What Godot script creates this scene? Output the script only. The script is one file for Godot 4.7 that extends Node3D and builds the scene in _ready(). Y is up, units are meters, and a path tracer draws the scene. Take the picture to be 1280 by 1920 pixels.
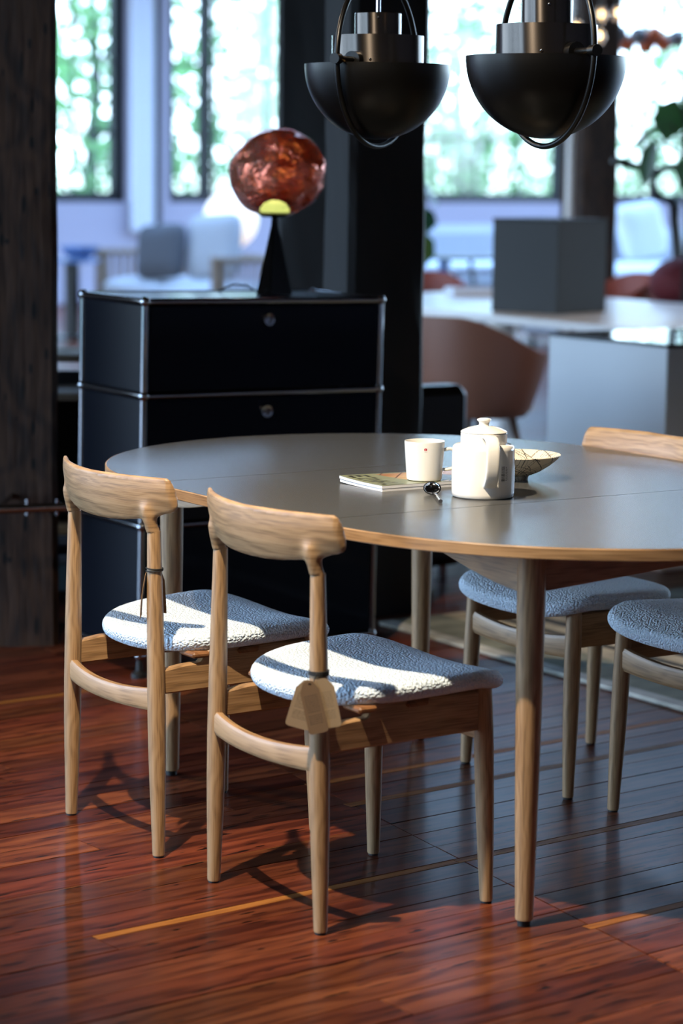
extends Node3D

# ---------------------------------------------------------------- frame of the room
# The room, the table and the cabinet share one set of axes, turned against the camera's:
# E(a, h, b) is a metres along the first axis, h above the floor, b along the second axis.
const TURN := deg_to_rad(33.407)
const BOARD_TURN := deg_to_rad(37.8)
var ax1 := Vector3(cos(TURN), 0, -sin(TURN))
var ax2 := Vector3(-sin(TURN), 0, -cos(TURN))
var taken := {}
var M := {}
var rng := RandomNumberGenerator.new()

func E(a: float, h: float, b: float) -> Vector3:
	return ax1 * a + ax2 * b + Vector3(0, h, 0)

# ---------------------------------------------------------------- mesh builder
class MB:
	var p := PackedVector3Array()
	var uv := PackedVector2Array()
	func tri(a: Vector3, b: Vector3, c: Vector3, ua := Vector2.ZERO, ub := Vector2.ZERO, uc := Vector2.ZERO) -> void:
		p.append(a); p.append(b); p.append(c)
		uv.append(ua); uv.append(ub); uv.append(uc)
	func quad(a: Vector3, b: Vector3, c: Vector3, d: Vector3, ua := Vector2.ZERO, ub := Vector2.ZERO, uc := Vector2.ZERO, ud := Vector2.ZERO) -> void:
		tri(a, b, c, ua, ub, uc)
		tri(a, c, d, ua, uc, ud)
	func fix(start: int) -> void:          # closed piece: turn it outside out (front faces run clockwise)
		var vol := 0.0
		var o := p[start]
		for i in range(start, p.size(), 3):
			vol += (p[i] - o).dot((p[i + 1] - o).cross(p[i + 2] - o))
		if vol > 0.0:
			for i in range(start, p.size(), 3):
				var t := p[i + 1]; p[i + 1] = p[i + 2]; p[i + 2] = t
				var s := uv[i + 1]; uv[i + 1] = uv[i + 2]; uv[i + 2] = s
	func box(c: Vector3, s: Vector3, bev := 0.0, b := Basis()) -> MB:
		var h := s * 0.5
		bev = minf(bev, minf(h.x, minf(h.y, h.z)) * 0.9)
		var start := p.size()
		var P := func(sx: int, sy: int, sz: int, k: int) -> Vector3:
			var v := Vector3(sx * (h.x - bev), sy * (h.y - bev), sz * (h.z - bev))
			v[k] += (([sx, sy, sz])[k]) * bev
			return v
		var L := s.max_axis_index()
		var put := func(q: Array) -> void:
			var cen := Vector3.ZERO
			for v in q: cen += v
			var n: Vector3 = (q[2] - q[0]).cross(q[1] - q[0])
			if n.dot(cen) < 0.0: q.reverse()
			var us := []
			for v in q:
				us.append(Vector2(v[(L + 1) % 3] + v[(L + 2) % 3], v[L]))
			for i in range(1, q.size() - 1):
				tri(c + b * q[0], c + b * q[i], c + b * q[i + 1], us[0], us[i], us[i + 1])
		for k in 3:
			for s1 in [-1, 1]:
				var q := []
				for w in [[-1, -1], [1, -1], [1, 1], [-1, 1]]:
					var sg := [0, 0, 0]
					sg[k] = s1; sg[(k + 1) % 3] = w[0]; sg[(k + 2) % 3] = w[1]
					q.append(P.call(sg[0], sg[1], sg[2], k))
				put.call(q)
				if bev > 0.0:
					for s2 in [-1, 1]:
						var j := (k + 1) % 3
						var l := (k + 2) % 3
						var sa := [0, 0, 0]
						sa[k] = s1; sa[j] = s2; sa[l] = -1
						var sb := sa.duplicate(); sb[l] = 1
						put.call([P.call(sa[0], sa[1], sa[2], k), P.call(sb[0], sb[1], sb[2], k), P.call(sb[0], sb[1], sb[2], j), P.call(sa[0], sa[1], sa[2], j)])
		if bev > 0.0:
			for x in [-1, 1]:
				for y in [-1, 1]:
					for z in [-1, 1]:
						put.call([P.call(x, y, z, 0), P.call(x, y, z, 1), P.call(x, y, z, 2)])
		if b.determinant() < 0.0: fix(start)
		return self
	func rings(R: Array, cap0 := true, cap1 := true, U := [], closed := true) -> MB:   # rows of points, joined one to the next
		var start := p.size()
		var n: int = R[0].size()
		var vv := 0.0
		var vs := [0.0]
		for i in range(1, R.size()):
			var d := 0.0
			for j in n: d += R[i][j].distance_to(R[i - 1][j])
			vv += d / n
			vs.append(vv)
		var us := []
		var big := 0.0
		for r in R:
			var d := 0.0
			for j in n: d += r[j].distance_to(r[(j + 1) % n])
			big = maxf(big, d)
		for j in n + 1: us.append(big * j / n)
		if U.size(): us = U
		for i in R.size() - 1:
			for j in (n if closed else n - 1):
				var k := (j + 1) % n
				quad(R[i][j], R[i][k], R[i + 1][k], R[i + 1][j], Vector2(us[j], vs[i]), Vector2(us[j + 1], vs[i]), Vector2(us[j + 1], vs[i + 1]), Vector2(us[j], vs[i + 1]))
		for e in 2:
			if [cap0, cap1][e]:
				var r: PackedVector3Array = R[0] if e == 0 else R[-1]
				var c := Vector3.ZERO
				for v in r: c += v
				c /= n
				for j in n:
					var k := (j + 1) % n
					if e == 0: tri(c, r[k], r[j], Vector2(0, 0), Vector2(us[j + 1] * 0.3, 0.01), Vector2(us[j] * 0.3, 0.01))
					else: tri(c, r[j], r[k], Vector2(0, vv), Vector2(us[j] * 0.3, vv), Vector2(us[j + 1] * 0.3, vv))
		if cap0 and cap1: fix(start)
		return self
	func tube(pts: Array, rad, n := 12, caps := true, up := Vector3.ZERO, squash := 1.0) -> MB:
		var R := []
		var side := Vector3.ZERO
		for i in pts.size():
			var t: Vector3 = (pts[mini(i + 1, pts.size() - 1)] - pts[maxi(i - 1, 0)]).normalized()
			if up != Vector3.ZERO:
				side = t.cross(up).normalized()
			elif side == Vector3.ZERO:
				side = t.cross(Vector3.UP if absf(t.y) < 0.9 else Vector3.RIGHT).normalized()
			else:
				side = (side - t * side.dot(t)).normalized()
			var o := side.cross(t).normalized()
			var r: float = rad[i] if rad is Array else rad
			var row := PackedVector3Array()
			for j in n:
				var an := TAU * j / n
				row.append(pts[i] + side * cos(an) * r * squash + o * sin(an) * r)
			R.append(row)
		return rings(R, caps, caps)
	func hoop(c: Vector3, d: Vector3, u: Vector3, rad: float, r: float, n := 64, m := 10) -> MB:
		var R := []
		for i in n + 1:
			var an := TAU * i / n
			var dir := d * cos(an) + u * sin(an)
			var nn := d.cross(u)
			var row := PackedVector3Array()
			for j in m:
				var b := TAU * j / m
				row.append(c + dir * (rad + r * cos(b)) + nn * r * sin(b))
			R.append(row)
		var start := p.size()
		rings(R, false, false)
		fix(start)
		return self
	func lathe(prof: Array, n := 32, xf := Transform3D(), sweep := TAU, from := 0.0) -> MB:   # profile of (radius, height) from axis to axis
		var start := p.size()
		var vs := [0.0]
		for i in range(1, prof.size()): vs.append(vs[-1] + prof[i].distance_to(prof[i - 1]))
		for i in prof.size() - 1:
			var a: Vector2 = prof[i]
			var b: Vector2 = prof[i + 1]
			for j in n:
				var t0 := from + sweep * j / n
				var t1 := from + sweep * (j + 1) / n
				var q0 := xf * Vector3(a.x * cos(t0), a.y, a.x * sin(t0))
				var q1 := xf * Vector3(a.x * cos(t1), a.y, a.x * sin(t1))
				var q2 := xf * Vector3(b.x * cos(t1), b.y, b.x * sin(t1))
				var q3 := xf * Vector3(b.x * cos(t0), b.y, b.x * sin(t0))
				var u0 := float(j) / n
				var u1 := float(j + 1) / n
				if a.x > 1e-6: tri(q0, q1, q2, Vector2(u0, vs[i]), Vector2(u1, vs[i]), Vector2(u1, vs[i + 1]))
				if b.x > 1e-6: tri(q0, q2, q3, Vector2(u0, vs[i]), Vector2(u1, vs[i + 1]), Vector2(u0, vs[i + 1]))
		fix(start)
		return self
	func prism(poly: PackedVector2Array, z0: float, z1: float, xf := Transform3D(), bev := 0.0, grain_x := true) -> MB:   # polygon in the x-y plane, thick along z
		var start := p.size()
		var n := poly.size()
		var area := 0.0
		for i in n: area += poly[i].cross(poly[(i + 1) % n])
		if area < 0.0: poly.reverse()
		var inner := PackedVector2Array()
		for i in n:
			var d0 := (poly[i] - poly[(i + n - 1) % n]).normalized()
			var d1 := (poly[(i + 1) % n] - poly[i]).normalized()
			var m := Vector2(-(d0.y + d1.y), d0.x + d1.x)
			var k := maxf(0.3, 1.0 + d0.dot(d1))
			inner.append(poly[i] + m * (bev / k))
		var lay := [[poly, z0], [poly, z1]]
		if bev > 0.0: lay = [[inner, z0], [poly, z0 + bev], [poly, z1 - bev], [inner, z1]]
		var uvf := func(v: Vector3) -> Vector2: return Vector2(v.y + v.z, v.x) if grain_x else Vector2(v.x + v.z, v.y)
		for l in lay.size() - 1:
			for i in n:
				var k := (i + 1) % n
				var a := Vector3(lay[l][0][i].x, lay[l][0][i].y, lay[l][1])
				var b := Vector3(lay[l][0][k].x, lay[l][0][k].y, lay[l][1])
				var c := Vector3(lay[l + 1][0][k].x, lay[l + 1][0][k].y, lay[l + 1][1])
				var d := Vector3(lay[l + 1][0][i].x, lay[l + 1][0][i].y, lay[l + 1][1])
				quad(xf * a, xf * b, xf * c, xf * d, uvf.call(a), uvf.call(b), uvf.call(c), uvf.call(d))
		var cap: PackedVector2Array = inner if bev > 0.0 else poly
		var ids := Geometry2D.triangulate_polygon(cap)
		for i in range(0, ids.size(), 3):
			var t := [cap[ids[i]], cap[ids[i + 1]], cap[ids[i + 2]]]
			if (t[1] - t[0]).cross(t[2] - t[0]) < 0.0: t.reverse()
			var lo := []
			var hi := []
			for v in t:
				lo.append(Vector3(v.x, v.y, z0)); hi.append(Vector3(v.x, v.y, z1))
			tri(xf * hi[0], xf * hi[1], xf * hi[2], uvf.call(hi[0]), uvf.call(hi[1]), uvf.call(hi[2]))
			tri(xf * lo[0], xf * lo[2], xf * lo[1], uvf.call(lo[0]), uvf.call(lo[2]), uvf.call(lo[1]))
		fix(start)
		return self
	func ball(c: Vector3, r: Vector3, n := 20) -> MB:
		var prof := []
		for i in n / 2 + 1:
			var t := PI * i / (n / 2)
			prof.append(Vector2(sin(t), -cos(t)))
		prof[0].x = 0.0; prof[-1].x = 0.0
		return lathe(prof, n, Transform3D(Basis.from_scale(r), c))
	func nets(f: Callable, lo: Vector3, hi: Vector3, cell: float) -> MB:   # surface nets of a distance field
		var n := Vector3i(((hi - lo) / cell).ceil()) + Vector3i.ONE
		var val := PackedFloat32Array()
		val.resize(n.x * n.y * n.z)
		var q := 0
		for k in n.z:
			for j in n.y:
				for i in n.x:
					val[q] = f.call(lo + Vector3(i, j, k) * cell)
					q += 1
		var at := {}
		var sx := 1
		var sy := n.x
		var sz := n.x * n.y
		for k in n.z - 1:
			for j in n.y - 1:
				for i in n.x - 1:
					var b := i + j * sy + k * sz
					var neg := 0
					for c in 8:
						if val[b + (c & 1) + ((c >> 1) & 1) * sy + ((c >> 2) & 1) * sz] < 0.0: neg += 1
					if neg == 0 or neg == 8: continue
					var sum := Vector3.ZERO
					var cnt := 0
					for c in 8:
						for d in 3:
							if c & (1 << d): continue
							var c2 := c | (1 << d)
							var v0 := val[b + (c & 1) + ((c >> 1) & 1) * sy + ((c >> 2) & 1) * sz]
							var v1 := val[b + (c2 & 1) + ((c2 >> 1) & 1) * sy + ((c2 >> 2) & 1) * sz]
							if (v0 < 0.0) == (v1 < 0.0): continue
							var p0 := Vector3(c & 1, (c >> 1) & 1, (c >> 2) & 1)
							var p1 := Vector3(c2 & 1, (c2 >> 1) & 1, (c2 >> 2) & 1)
							sum += p0.lerp(p1, v0 / (v0 - v1))
							cnt += 1
					at[b] = lo + (Vector3(i, j, k) + sum / cnt) * cell
		var start := p.size()
		for b in at:
			var i: int = b % n.x
			var j: int = (b / sy) % n.y
			var k: int = b / sz
			for d in 3:
				var st: int = [sx, sy, sz][d]
				var a1: int = [sy, sz, sx][d]
				var a2: int = [sz, sx, sy][d]
				if [j, k, i][d] == 0 or [k, i, j][d] == 0: continue
				var v0 := val[b]
				var v1 := val[b + st]
				if (v0 < 0.0) == (v1 < 0.0): continue
				var q0: Vector3 = at[b]
				var q1: Vector3 = at[b - a1]
				var q2: Vector3 = at[b - a1 - a2]
				var q3: Vector3 = at[b - a2]
				if v0 < 0.0:
					quad(q0, q3, q2, q1, Vector2(q0.y, q0.z), Vector2(q3.y, q3.z), Vector2(q2.y, q2.z), Vector2(q1.y, q1.z))
				else:
					quad(q0, q1, q2, q3, Vector2(q0.y, q0.z), Vector2(q1.y, q1.z), Vector2(q2.y, q2.z), Vector2(q3.y, q3.z))
		fix(start)
		return self
	func done(crease := 35.0) -> ArrayMesh:
		var nt := p.size() / 3
		var fn := PackedVector3Array()
		fn.resize(nt)
		var of := {}
		for t in nt:
			fn[t] = (p[t * 3 + 2] - p[t * 3]).cross(p[t * 3 + 1] - p[t * 3])
			for c in 3:
				var key := Vector3i((p[t * 3 + c] * 20000.0).round())
				if of.has(key): of[key].append(t)
				else: of[key] = [t]
		var lim := cos(deg_to_rad(crease))
		var un := PackedVector3Array()
		un.resize(nt)
		for t in nt: un[t] = fn[t].normalized()
		var nm := PackedVector3Array()
		nm.resize(p.size())
		for t in nt:
			for c in 3:
				var s := Vector3.ZERO
				for o in of[Vector3i((p[t * 3 + c] * 20000.0).round())]:
					if un[o].dot(un[t]) >= lim: s += fn[o]
				nm[t * 3 + c] = s.normalized() if s.length_squared() > 1e-20 else Vector3.UP
		var arr := []
		arr.resize(Mesh.ARRAY_MAX)
		arr[Mesh.ARRAY_VERTEX] = p
		arr[Mesh.ARRAY_NORMAL] = nm
		arr[Mesh.ARRAY_TEX_UV] = uv
		var am := ArrayMesh.new()
		am.add_surface_from_arrays(Mesh.PRIMITIVE_TRIANGLES, arr)
		return am

# ---------------------------------------------------------------- naming
func numbered(called: String) -> String:
	var n: int = taken.get(called, 0)
	taken[called] = n + 1
	return called if n == 0 else "%s_%03d" % [called, n]

func thing(called: String, label: String, category: String, at := Vector3.ZERO, turn := 0.0, group := "") -> Node3D:
	var o := Node3D.new()
	o.name = numbered(called)
	add_child(o)
	o.position = at
	o.rotation.y = turn
	tag(o, label, category, group)
	return o

func tag(o: Node3D, label: String, category: String, group := "") -> Node3D:
	o.set_meta("label", label)
	o.set_meta("category", category)
	if group: o.set_meta("group", group)
	return o

func obj(called: String, mesh: Mesh, mat: Material, parent: Node3D = null, label := "") -> MeshInstance3D:
	var o := MeshInstance3D.new()
	o.name = numbered(called) if parent == null else called
	o.mesh = mesh
	o.material_override = mat
	o.cast_shadow = GeometryInstance3D.SHADOW_CASTING_SETTING_ON
	if label: o.set_meta("label", label)
	if parent == null: add_child(o, true)
	else: parent.add_child(o, true)
	return o

func struct(called: String, mesh: Mesh, mat: Material) -> MeshInstance3D:
	var o := obj(called, mesh, mat)
	o.set_meta("kind", "structure")
	return o

func copy_of(o: Node3D, base: String, at: Vector3, turn: float, label: String) -> Node3D:
	var c: Node3D = o.duplicate()
	c.name = numbered(base)
	add_child(c)
	c.position = at
	c.rotation.y = turn
	c.set_meta("label", label)
	return c

# ---------------------------------------------------------------- materials
func mat(called: String, col: Color, rough := 0.6, metal := 0.0) -> StandardMaterial3D:
	var m := StandardMaterial3D.new()
	m.resource_name = called
	m.albedo_color = col
	m.roughness = rough
	m.metallic = metal
	M[called] = m
	return m

func noise_bytes(w: int, h: int, sd: int, freq: float, oct := 3, kind := FastNoiseLite.TYPE_SIMPLEX_SMOOTH) -> PackedByteArray:
	var n := FastNoiseLite.new()
	n.seed = sd
	n.noise_type = kind
	n.frequency = freq
	n.fractal_octaves = oct
	var im := n.get_seamless_image(w, h)
	im.convert(Image.FORMAT_L8)
	return im.get_data()

func stretched(w: int, h: int, sw: int, sh: int, sd: int, freq: float, oct := 3) -> PackedByteArray:
	var im := Image.create_from_data(sw, sh, false, Image.FORMAT_L8, noise_bytes(sw, sh, sd, freq, oct))
	im.resize(w, h, Image.INTERPOLATE_CUBIC)
	return im.get_data()

func tex(im: Image) -> ImageTexture:
	return ImageTexture.create_from_image(im)

func wood_image(w: int, h: int, sd: int, dark: Color, mid: Color, light: Color, rings_n: float, flame: float, fibre: float, knots := 0, band := 0.7, kmax := 5.0) -> Image:
	var a := stretched(w, h, w, 16, sd, 0.02, 3)           # broad bands along the grain
	var b := stretched(w, h, w, 48, sd + 1, 0.16, 2)       # fibres
	var c := noise_bytes(w / 4, h / 4, sd + 2, 0.02, 2)    # slow warp
	var out := PackedByteArray()
	out.resize(w * h * 3)
	var q := 0
	var kn := []
	var r := RandomNumberGenerator.new()
	r.seed = sd
	for i in knots: kn.append([r.randf() * w, r.randf() * h, r.randf_range(1.2, kmax), r.randf_range(4.0, 26.0)])
	var dots := {}
	for k in kn:
		for y in range(int(k[1] - k[3]), int(k[1] + k[3])):
			for x in range(int(k[0] - k[2]), int(k[0] + k[2]) + 1):
				var d := pow((x - k[0]) / k[2], 2.0) + pow((y - k[1]) / k[3], 2.0)
				if d < 1.0: dots[posmod(y, h) * w + posmod(x, w)] = (1.0 - d)
	for y in h:
		for x in w:
			var i := y * w + x
			var wp := c[(y / 4) * (w / 4) + x / 4] / 255.0 - 0.5
			var rr := sin(TAU * (rings_n * x / w + flame * wp * 2.0))
			var t := 0.5 + 0.22 * rr + (a[i] / 255.0 - 0.5) * band + (b[i] / 255.0 - 0.5) * fibre
			t = clampf(t, 0.0, 1.0)
			var col := dark.lerp(mid, t * 2.0) if t < 0.5 else mid.lerp(light, t * 2.0 - 1.0)
			if dots.has(i): col = col.lerp(dark.darkened(0.7), minf(1.0, dots[i] * 1.6))
			out[q] = int(col.r * 255.0); out[q + 1] = int(col.g * 255.0); out[q + 2] = int(col.b * 255.0)
			q += 3
	return Image.create_from_data(w, h, false, Image.FORMAT_RGB8, out)

func wood(called: String, im: Texture2D, across: float, along: float, rough: float, tint := Color.WHITE) -> StandardMaterial3D:
	var m := mat(called, tint, rough)
	m.albedo_texture = im
	m.uv1_scale = Vector3(1.0 / across, 1.0 / along, 1)
	return m

const GLYPH := {"A": [14, 17, 31, 17, 17], "D": [30, 17, 17, 17, 30], "E": [31, 16, 30, 16, 31], "I": [14, 4, 4, 4, 14], "K": [17, 18, 28, 18, 17], "L": [16, 16, 16, 16, 31], "N": [17, 25, 21, 19, 17], "O": [14, 17, 17, 17, 14], "R": [30, 17, 30, 18, 17], "T": [31, 4, 4, 4, 4], "U": [17, 17, 17, 17, 14], "i": [4, 0, 4, 4, 4], "t": [8, 28, 8, 8, 6], "a": [0, 14, 2, 14, 15], "l": [4, 4, 4, 4, 4]}
func write(im: Image, s: String, x: int, y: int, px: int, py: int, col: Color) -> void:
	for ch in s:
		if GLYPH.has(ch):
			for r in 5:
				for c in 5:
					if GLYPH[ch][r] & (16 >> c): im.fill_rect(Rect2i(x + c * px, y + r * py, px, py), col)
		x += 6 * px

func make_materials() -> void:
	var oak := tex(wood_image(256, 1024, 11, Color(0.53, 0.42, 0.30), Color(0.66, 0.53, 0.385), Color(0.72, 0.59, 0.44), 4.0, 0.7, 1.1))
	wood("oak", oak, 0.07, 0.75, 0.42, Color(0.95, 0.93, 0.90))
	wood("oak_plain", oak, 0.16, 0.9, 0.4, Color(0.95, 0.92, 0.88))
	wood("oak_dark", oak, 0.12, 0.8, 0.5, Color(0.74, 0.62, 0.52))
	for k in 3:
		var im := tex(wood_image(192, 1024, 40 + k * 7, [Color(0.27, 0.12, 0.075), Color(0.24, 0.10, 0.065), Color(0.30, 0.145, 0.085)][k], [Color(0.415, 0.215, 0.135), Color(0.385, 0.185, 0.12), Color(0.44, 0.24, 0.145)][k], [Color(0.485, 0.26, 0.16), Color(0.455, 0.23, 0.145), Color(0.51, 0.295, 0.17)][k], 2.0, 0.5, 0.55, 36, 0.7, 8.0))
		for j in 3:
			var m := wood("floor_board_%d" % (k * 3 + j), im, 0.10, 1.35, [0.36, 0.33, 0.38][j], [Color(0.90, 0.89, 0.88), Color(0.78, 0.76, 0.75), Color(1.0, 0.97, 0.95)][j])
			m.clearcoat_enabled = true
			m.metallic_specular = 0.2
			m.clearcoat = 0.06
			m.clearcoat_roughness = 0.12
			m.uv1_offset = Vector3(0.13 * j, 0.31 * j, 0)
	wood("floor_sapwood", tex(wood_image(128, 512, 77, Color(0.44, 0.26, 0.11), Color(0.54, 0.335, 0.15), Color(0.60, 0.39, 0.19), 2.0, 0.6, 0.4)), 0.08, 1.3, 0.5).metallic_specular = 0.2
	mat("subfloor", Color(0.05, 0.03, 0.025), 0.9)
	var tim := tex(wood_image(256, 512, 91, Color(0.17, 0.115, 0.08), Color(0.31, 0.225, 0.165), Color(0.38, 0.285, 0.215), 2.0, 1.0, 0.8, 40, 0.5, 6.0))
	var t := wood("old_timber", tim, 0.30, 0.9, 0.75, Color(0.84, 0.78, 0.72))
	var tn := Image.create_from_data(256, 512, false, Image.FORMAT_L8, stretched(256, 512, 256, 64, 5, 0.05, 4))
	t.heightmap_enabled = true
	t.heightmap_texture = tex(tn)
	t.heightmap_scale = 0.15
	wood("dark_timber", tim, 0.30, 0.9, 0.7, Color(0.22, 0.18, 0.16))
	# upholstery: looped wool
	var nubs := noise_bytes(512, 512, 3, 0.060, 1, FastNoiseLite.TYPE_CELLULAR)
	for i in nubs.size(): nubs[i] = 255 - nubs[i]
	var hn := Image.create_from_data(512, 512, false, Image.FORMAT_L8, nubs)
	var bo := noise_bytes(512, 512, 8, 0.10, 2)
	var bb := PackedByteArray()
	bb.resize(512 * 512 * 3)
	for i in 512 * 512:
		var v := clampf((bo[i] / 255.0 - 0.5) * 0.9 + 0.25 + nubs[i] / 255.0 * 0.6, 0.0, 1.0)
		var c := Color(0.68, 0.79, 0.89).lerp(Color(0.93, 0.96, 0.97), v)
		bb[i * 3] = int(c.r * 255); bb[i * 3 + 1] = int(c.g * 255); bb[i * 3 + 2] = int(c.b * 255)
	var f := mat("boucle", Color.WHITE, 0.95)
	f.albedo_texture = tex(Image.create_from_data(512, 512, false, Image.FORMAT_RGB8, bb))
	f.uv1_triplanar = true
	f.uv1_scale = Vector3(7.0, 7.0, 7.0)
	f.heightmap_enabled = true
	f.heightmap_texture = tex(hn)
	f.heightmap_scale = 0.65
	f.rim_enabled = true
	f.rim = 0.5
	mat("cord", Color(0.03, 0.03, 0.03), 0.7)
	mat("rubber", Color(0.02, 0.02, 0.02), 0.6)
	var li := mat("linoleum", Color(0.29, 0.29, 0.285), 0.26)
	li.metallic_specular = 0.34
	mat("chrome", Color(0.62, 0.62, 0.63), 0.09, 1.0)
	mat("steel", Color(0.7, 0.71, 0.73), 0.12, 1.0)
	var lac := mat("navy_lacquer", Color(0.010, 0.022, 0.06), 0.30)
	lac.clearcoat_enabled = true
	lac.metallic_specular = 0.2
	lac.clearcoat = 0.12
	lac.clearcoat_roughness = 0.05
	mat("white_china", Color(0.90, 0.885, 0.85), 0.12)
	mat("black_metal", Color(0.035, 0.033, 0.032), 0.34, 0.55)
	var br := mat("gun_metal", Color(0.30, 0.28, 0.265), 0.26, 0.97)
	br.anisotropy_enabled = true
	br.anisotropy = -0.8
	mat("black_gloss", Color(0.012, 0.012, 0.013), 0.08)
	mat("wall_paint", Color(0.62, 0.60, 0.66), 0.85)
	mat("ceiling_wood", Color(0.22, 0.16, 0.12), 0.8)
	mat("window_frame", Color(0.045, 0.05, 0.065), 0.5)
	var gl := mat("window_glass", Color(1, 1, 1, 0.04), 0.02)
	gl.transparency = BaseMaterial3D.TRANSPARENCY_ALPHA
	mat("white_cloth", Color(0.86, 0.87, 0.90), 0.9)
	mat("grey_cloth", Color(0.31, 0.31, 0.33), 0.95)
	mat("sofa_cloth", Color(0.62, 0.62, 0.64), 0.95)
	mat("rattan", Color(0.50, 0.42, 0.35), 0.8)
	mat("teak", Color(0.36, 0.26, 0.19), 0.6)
	mat("white_top", Color(0.90, 0.88, 0.86), 0.3)
	mat("box_paint", Color(0.09, 0.08, 0.065), 0.65)
	mat("plinth_paint", Color(0.78, 0.79, 0.80), 0.35)
	mat("tan_leather", Color(0.52, 0.33, 0.25), 0.5)
	mat("orange_leather", Color(0.55, 0.20, 0.09), 0.5)
	mat("black_leather", Color(0.018, 0.018, 0.02), 0.35)
	mat("black_plastic", Color(0.02, 0.02, 0.024), 0.4)
	mat("red_cloth", Color(0.35, 0.03, 0.06), 0.8)
	mat("blue_glass", Color(0.35, 0.45, 0.62), 0.15)
	mat("teal_board", Color(0.22, 0.29, 0.31), 0.7)
	mat("beige_board", Color(0.45, 0.38, 0.31), 0.7)
	mat("dark_board", Color(0.02, 0.02, 0.022), 0.5)
	mat("kraft", Color(0.55, 0.42, 0.28), 0.85)
	mat("paper", Color(0.88, 0.88, 0.89), 0.8)
	var lf := mat("leaf", Color(0.36, 0.52, 0.26), 0.6)
	lf.backlight_enabled = true
	lf.backlight = Color(0.55, 0.75, 0.45)
	var pf := mat("house_leaf", Color(0.05, 0.17, 0.05), 0.35)
	pf.backlight_enabled = true
	pf.backlight = Color(0.08, 0.25, 0.06)
	mat("bark", Color(0.13, 0.10, 0.08), 0.9)
	mat("soil_ground", Color(0.36, 0.38, 0.33), 0.95)

# ---------------------------------------------------------------- start
func _ready() -> void:
	rng.seed = 20240611
	# ---- camera
	var cam := Camera3D.new()
	cam.name = "camera"
	add_child(cam)
	cam.position = Vector3(0, 1.3749, 0)
	cam.rotation_order = EULER_ORDER_YXZ
	cam.rotation = Vector3(deg_to_rad(-8.0147), 0, deg_to_rad(0.6518))
	var ca := CameraAttributesPhysical.new()
	ca.frustum_focal_length = 12.0 / (960.0 / 4630.6)      # 24 mm high sensor
	ca.frustum_focus_distance = 5.0
	ca.exposure_aperture = 1.87
	ca.frustum_near = 0.05
	ca.frustum_far = 200.0
	cam.attributes = ca
	cam.fov = rad_to_deg(2.0 * atan(960.0 / 4630.6))
	cam.near = 0.05
	cam.far = 200.0
	cam.current = true
	# ---- sky and exposure
	var sky := ProceduralSkyMaterial.new()
	sky.sky_top_color = Color(0.58, 0.76, 0.98)
	sky.sky_horizon_color = Color(0.82, 0.92, 1.0)
	sky.ground_horizon_color = Color(0.55, 0.66, 0.66)
	sky.ground_bottom_color = Color(0.30, 0.34, 0.30)
	sky.sun_angle_max = 1.0
	var s := Sky.new()
	s.sky_material = sky
	var env := Environment.new()
	env.background_mode = Environment.BG_SKY
	env.sky = s
	env.background_energy_multiplier = 12.5
	env.tonemap_mode = Environment.TONE_MAPPER_LINEAR
	env.tonemap_exposure = 1.0
	env.sdfgi_enabled = true
	env.ssao_enabled = true
	env.ssil_enabled = true
	var we := WorldEnvironment.new()
	we.name = "world_environment"
	we.environment = env
	add_child(we)
	make_materials()
	build_room()
	build_floor()
	build_trees()
	build_posts()
	build_table()
	build_chairs()
	build_cabinet()
	build_pendants()
	build_tableware()
	build_background()
	build_spots()

# ---------------------------------------------------------------- room
func wall_mesh(a0: float, a1: float, top: float, thick: float, holes: Array) -> MB:
	# wall along local x from a0 to a1, thick towards -z; holes as [x0, x1, y0, y1] from left to right
	var m := MB.new()
	var x := a0
	for h in holes:
		if h[0] > x: m.box(Vector3((x + h[0]) / 2, top / 2, -thick / 2), Vector3(h[0] - x, top, thick))
		m.box(Vector3((h[0] + h[1]) / 2, h[2] / 2, -thick / 2), Vector3(h[1] - h[0], h[2], thick))
		m.box(Vector3((h[0] + h[1]) / 2, (h[3] + top) / 2, -thick / 2), Vector3(h[1] - h[0], top - h[3], thick))
		x = h[1]
	if x < a1: m.box(Vector3((x + a1) / 2, top / 2, -thick / 2), Vector3(a1 - x, top, thick))
	return m

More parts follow.
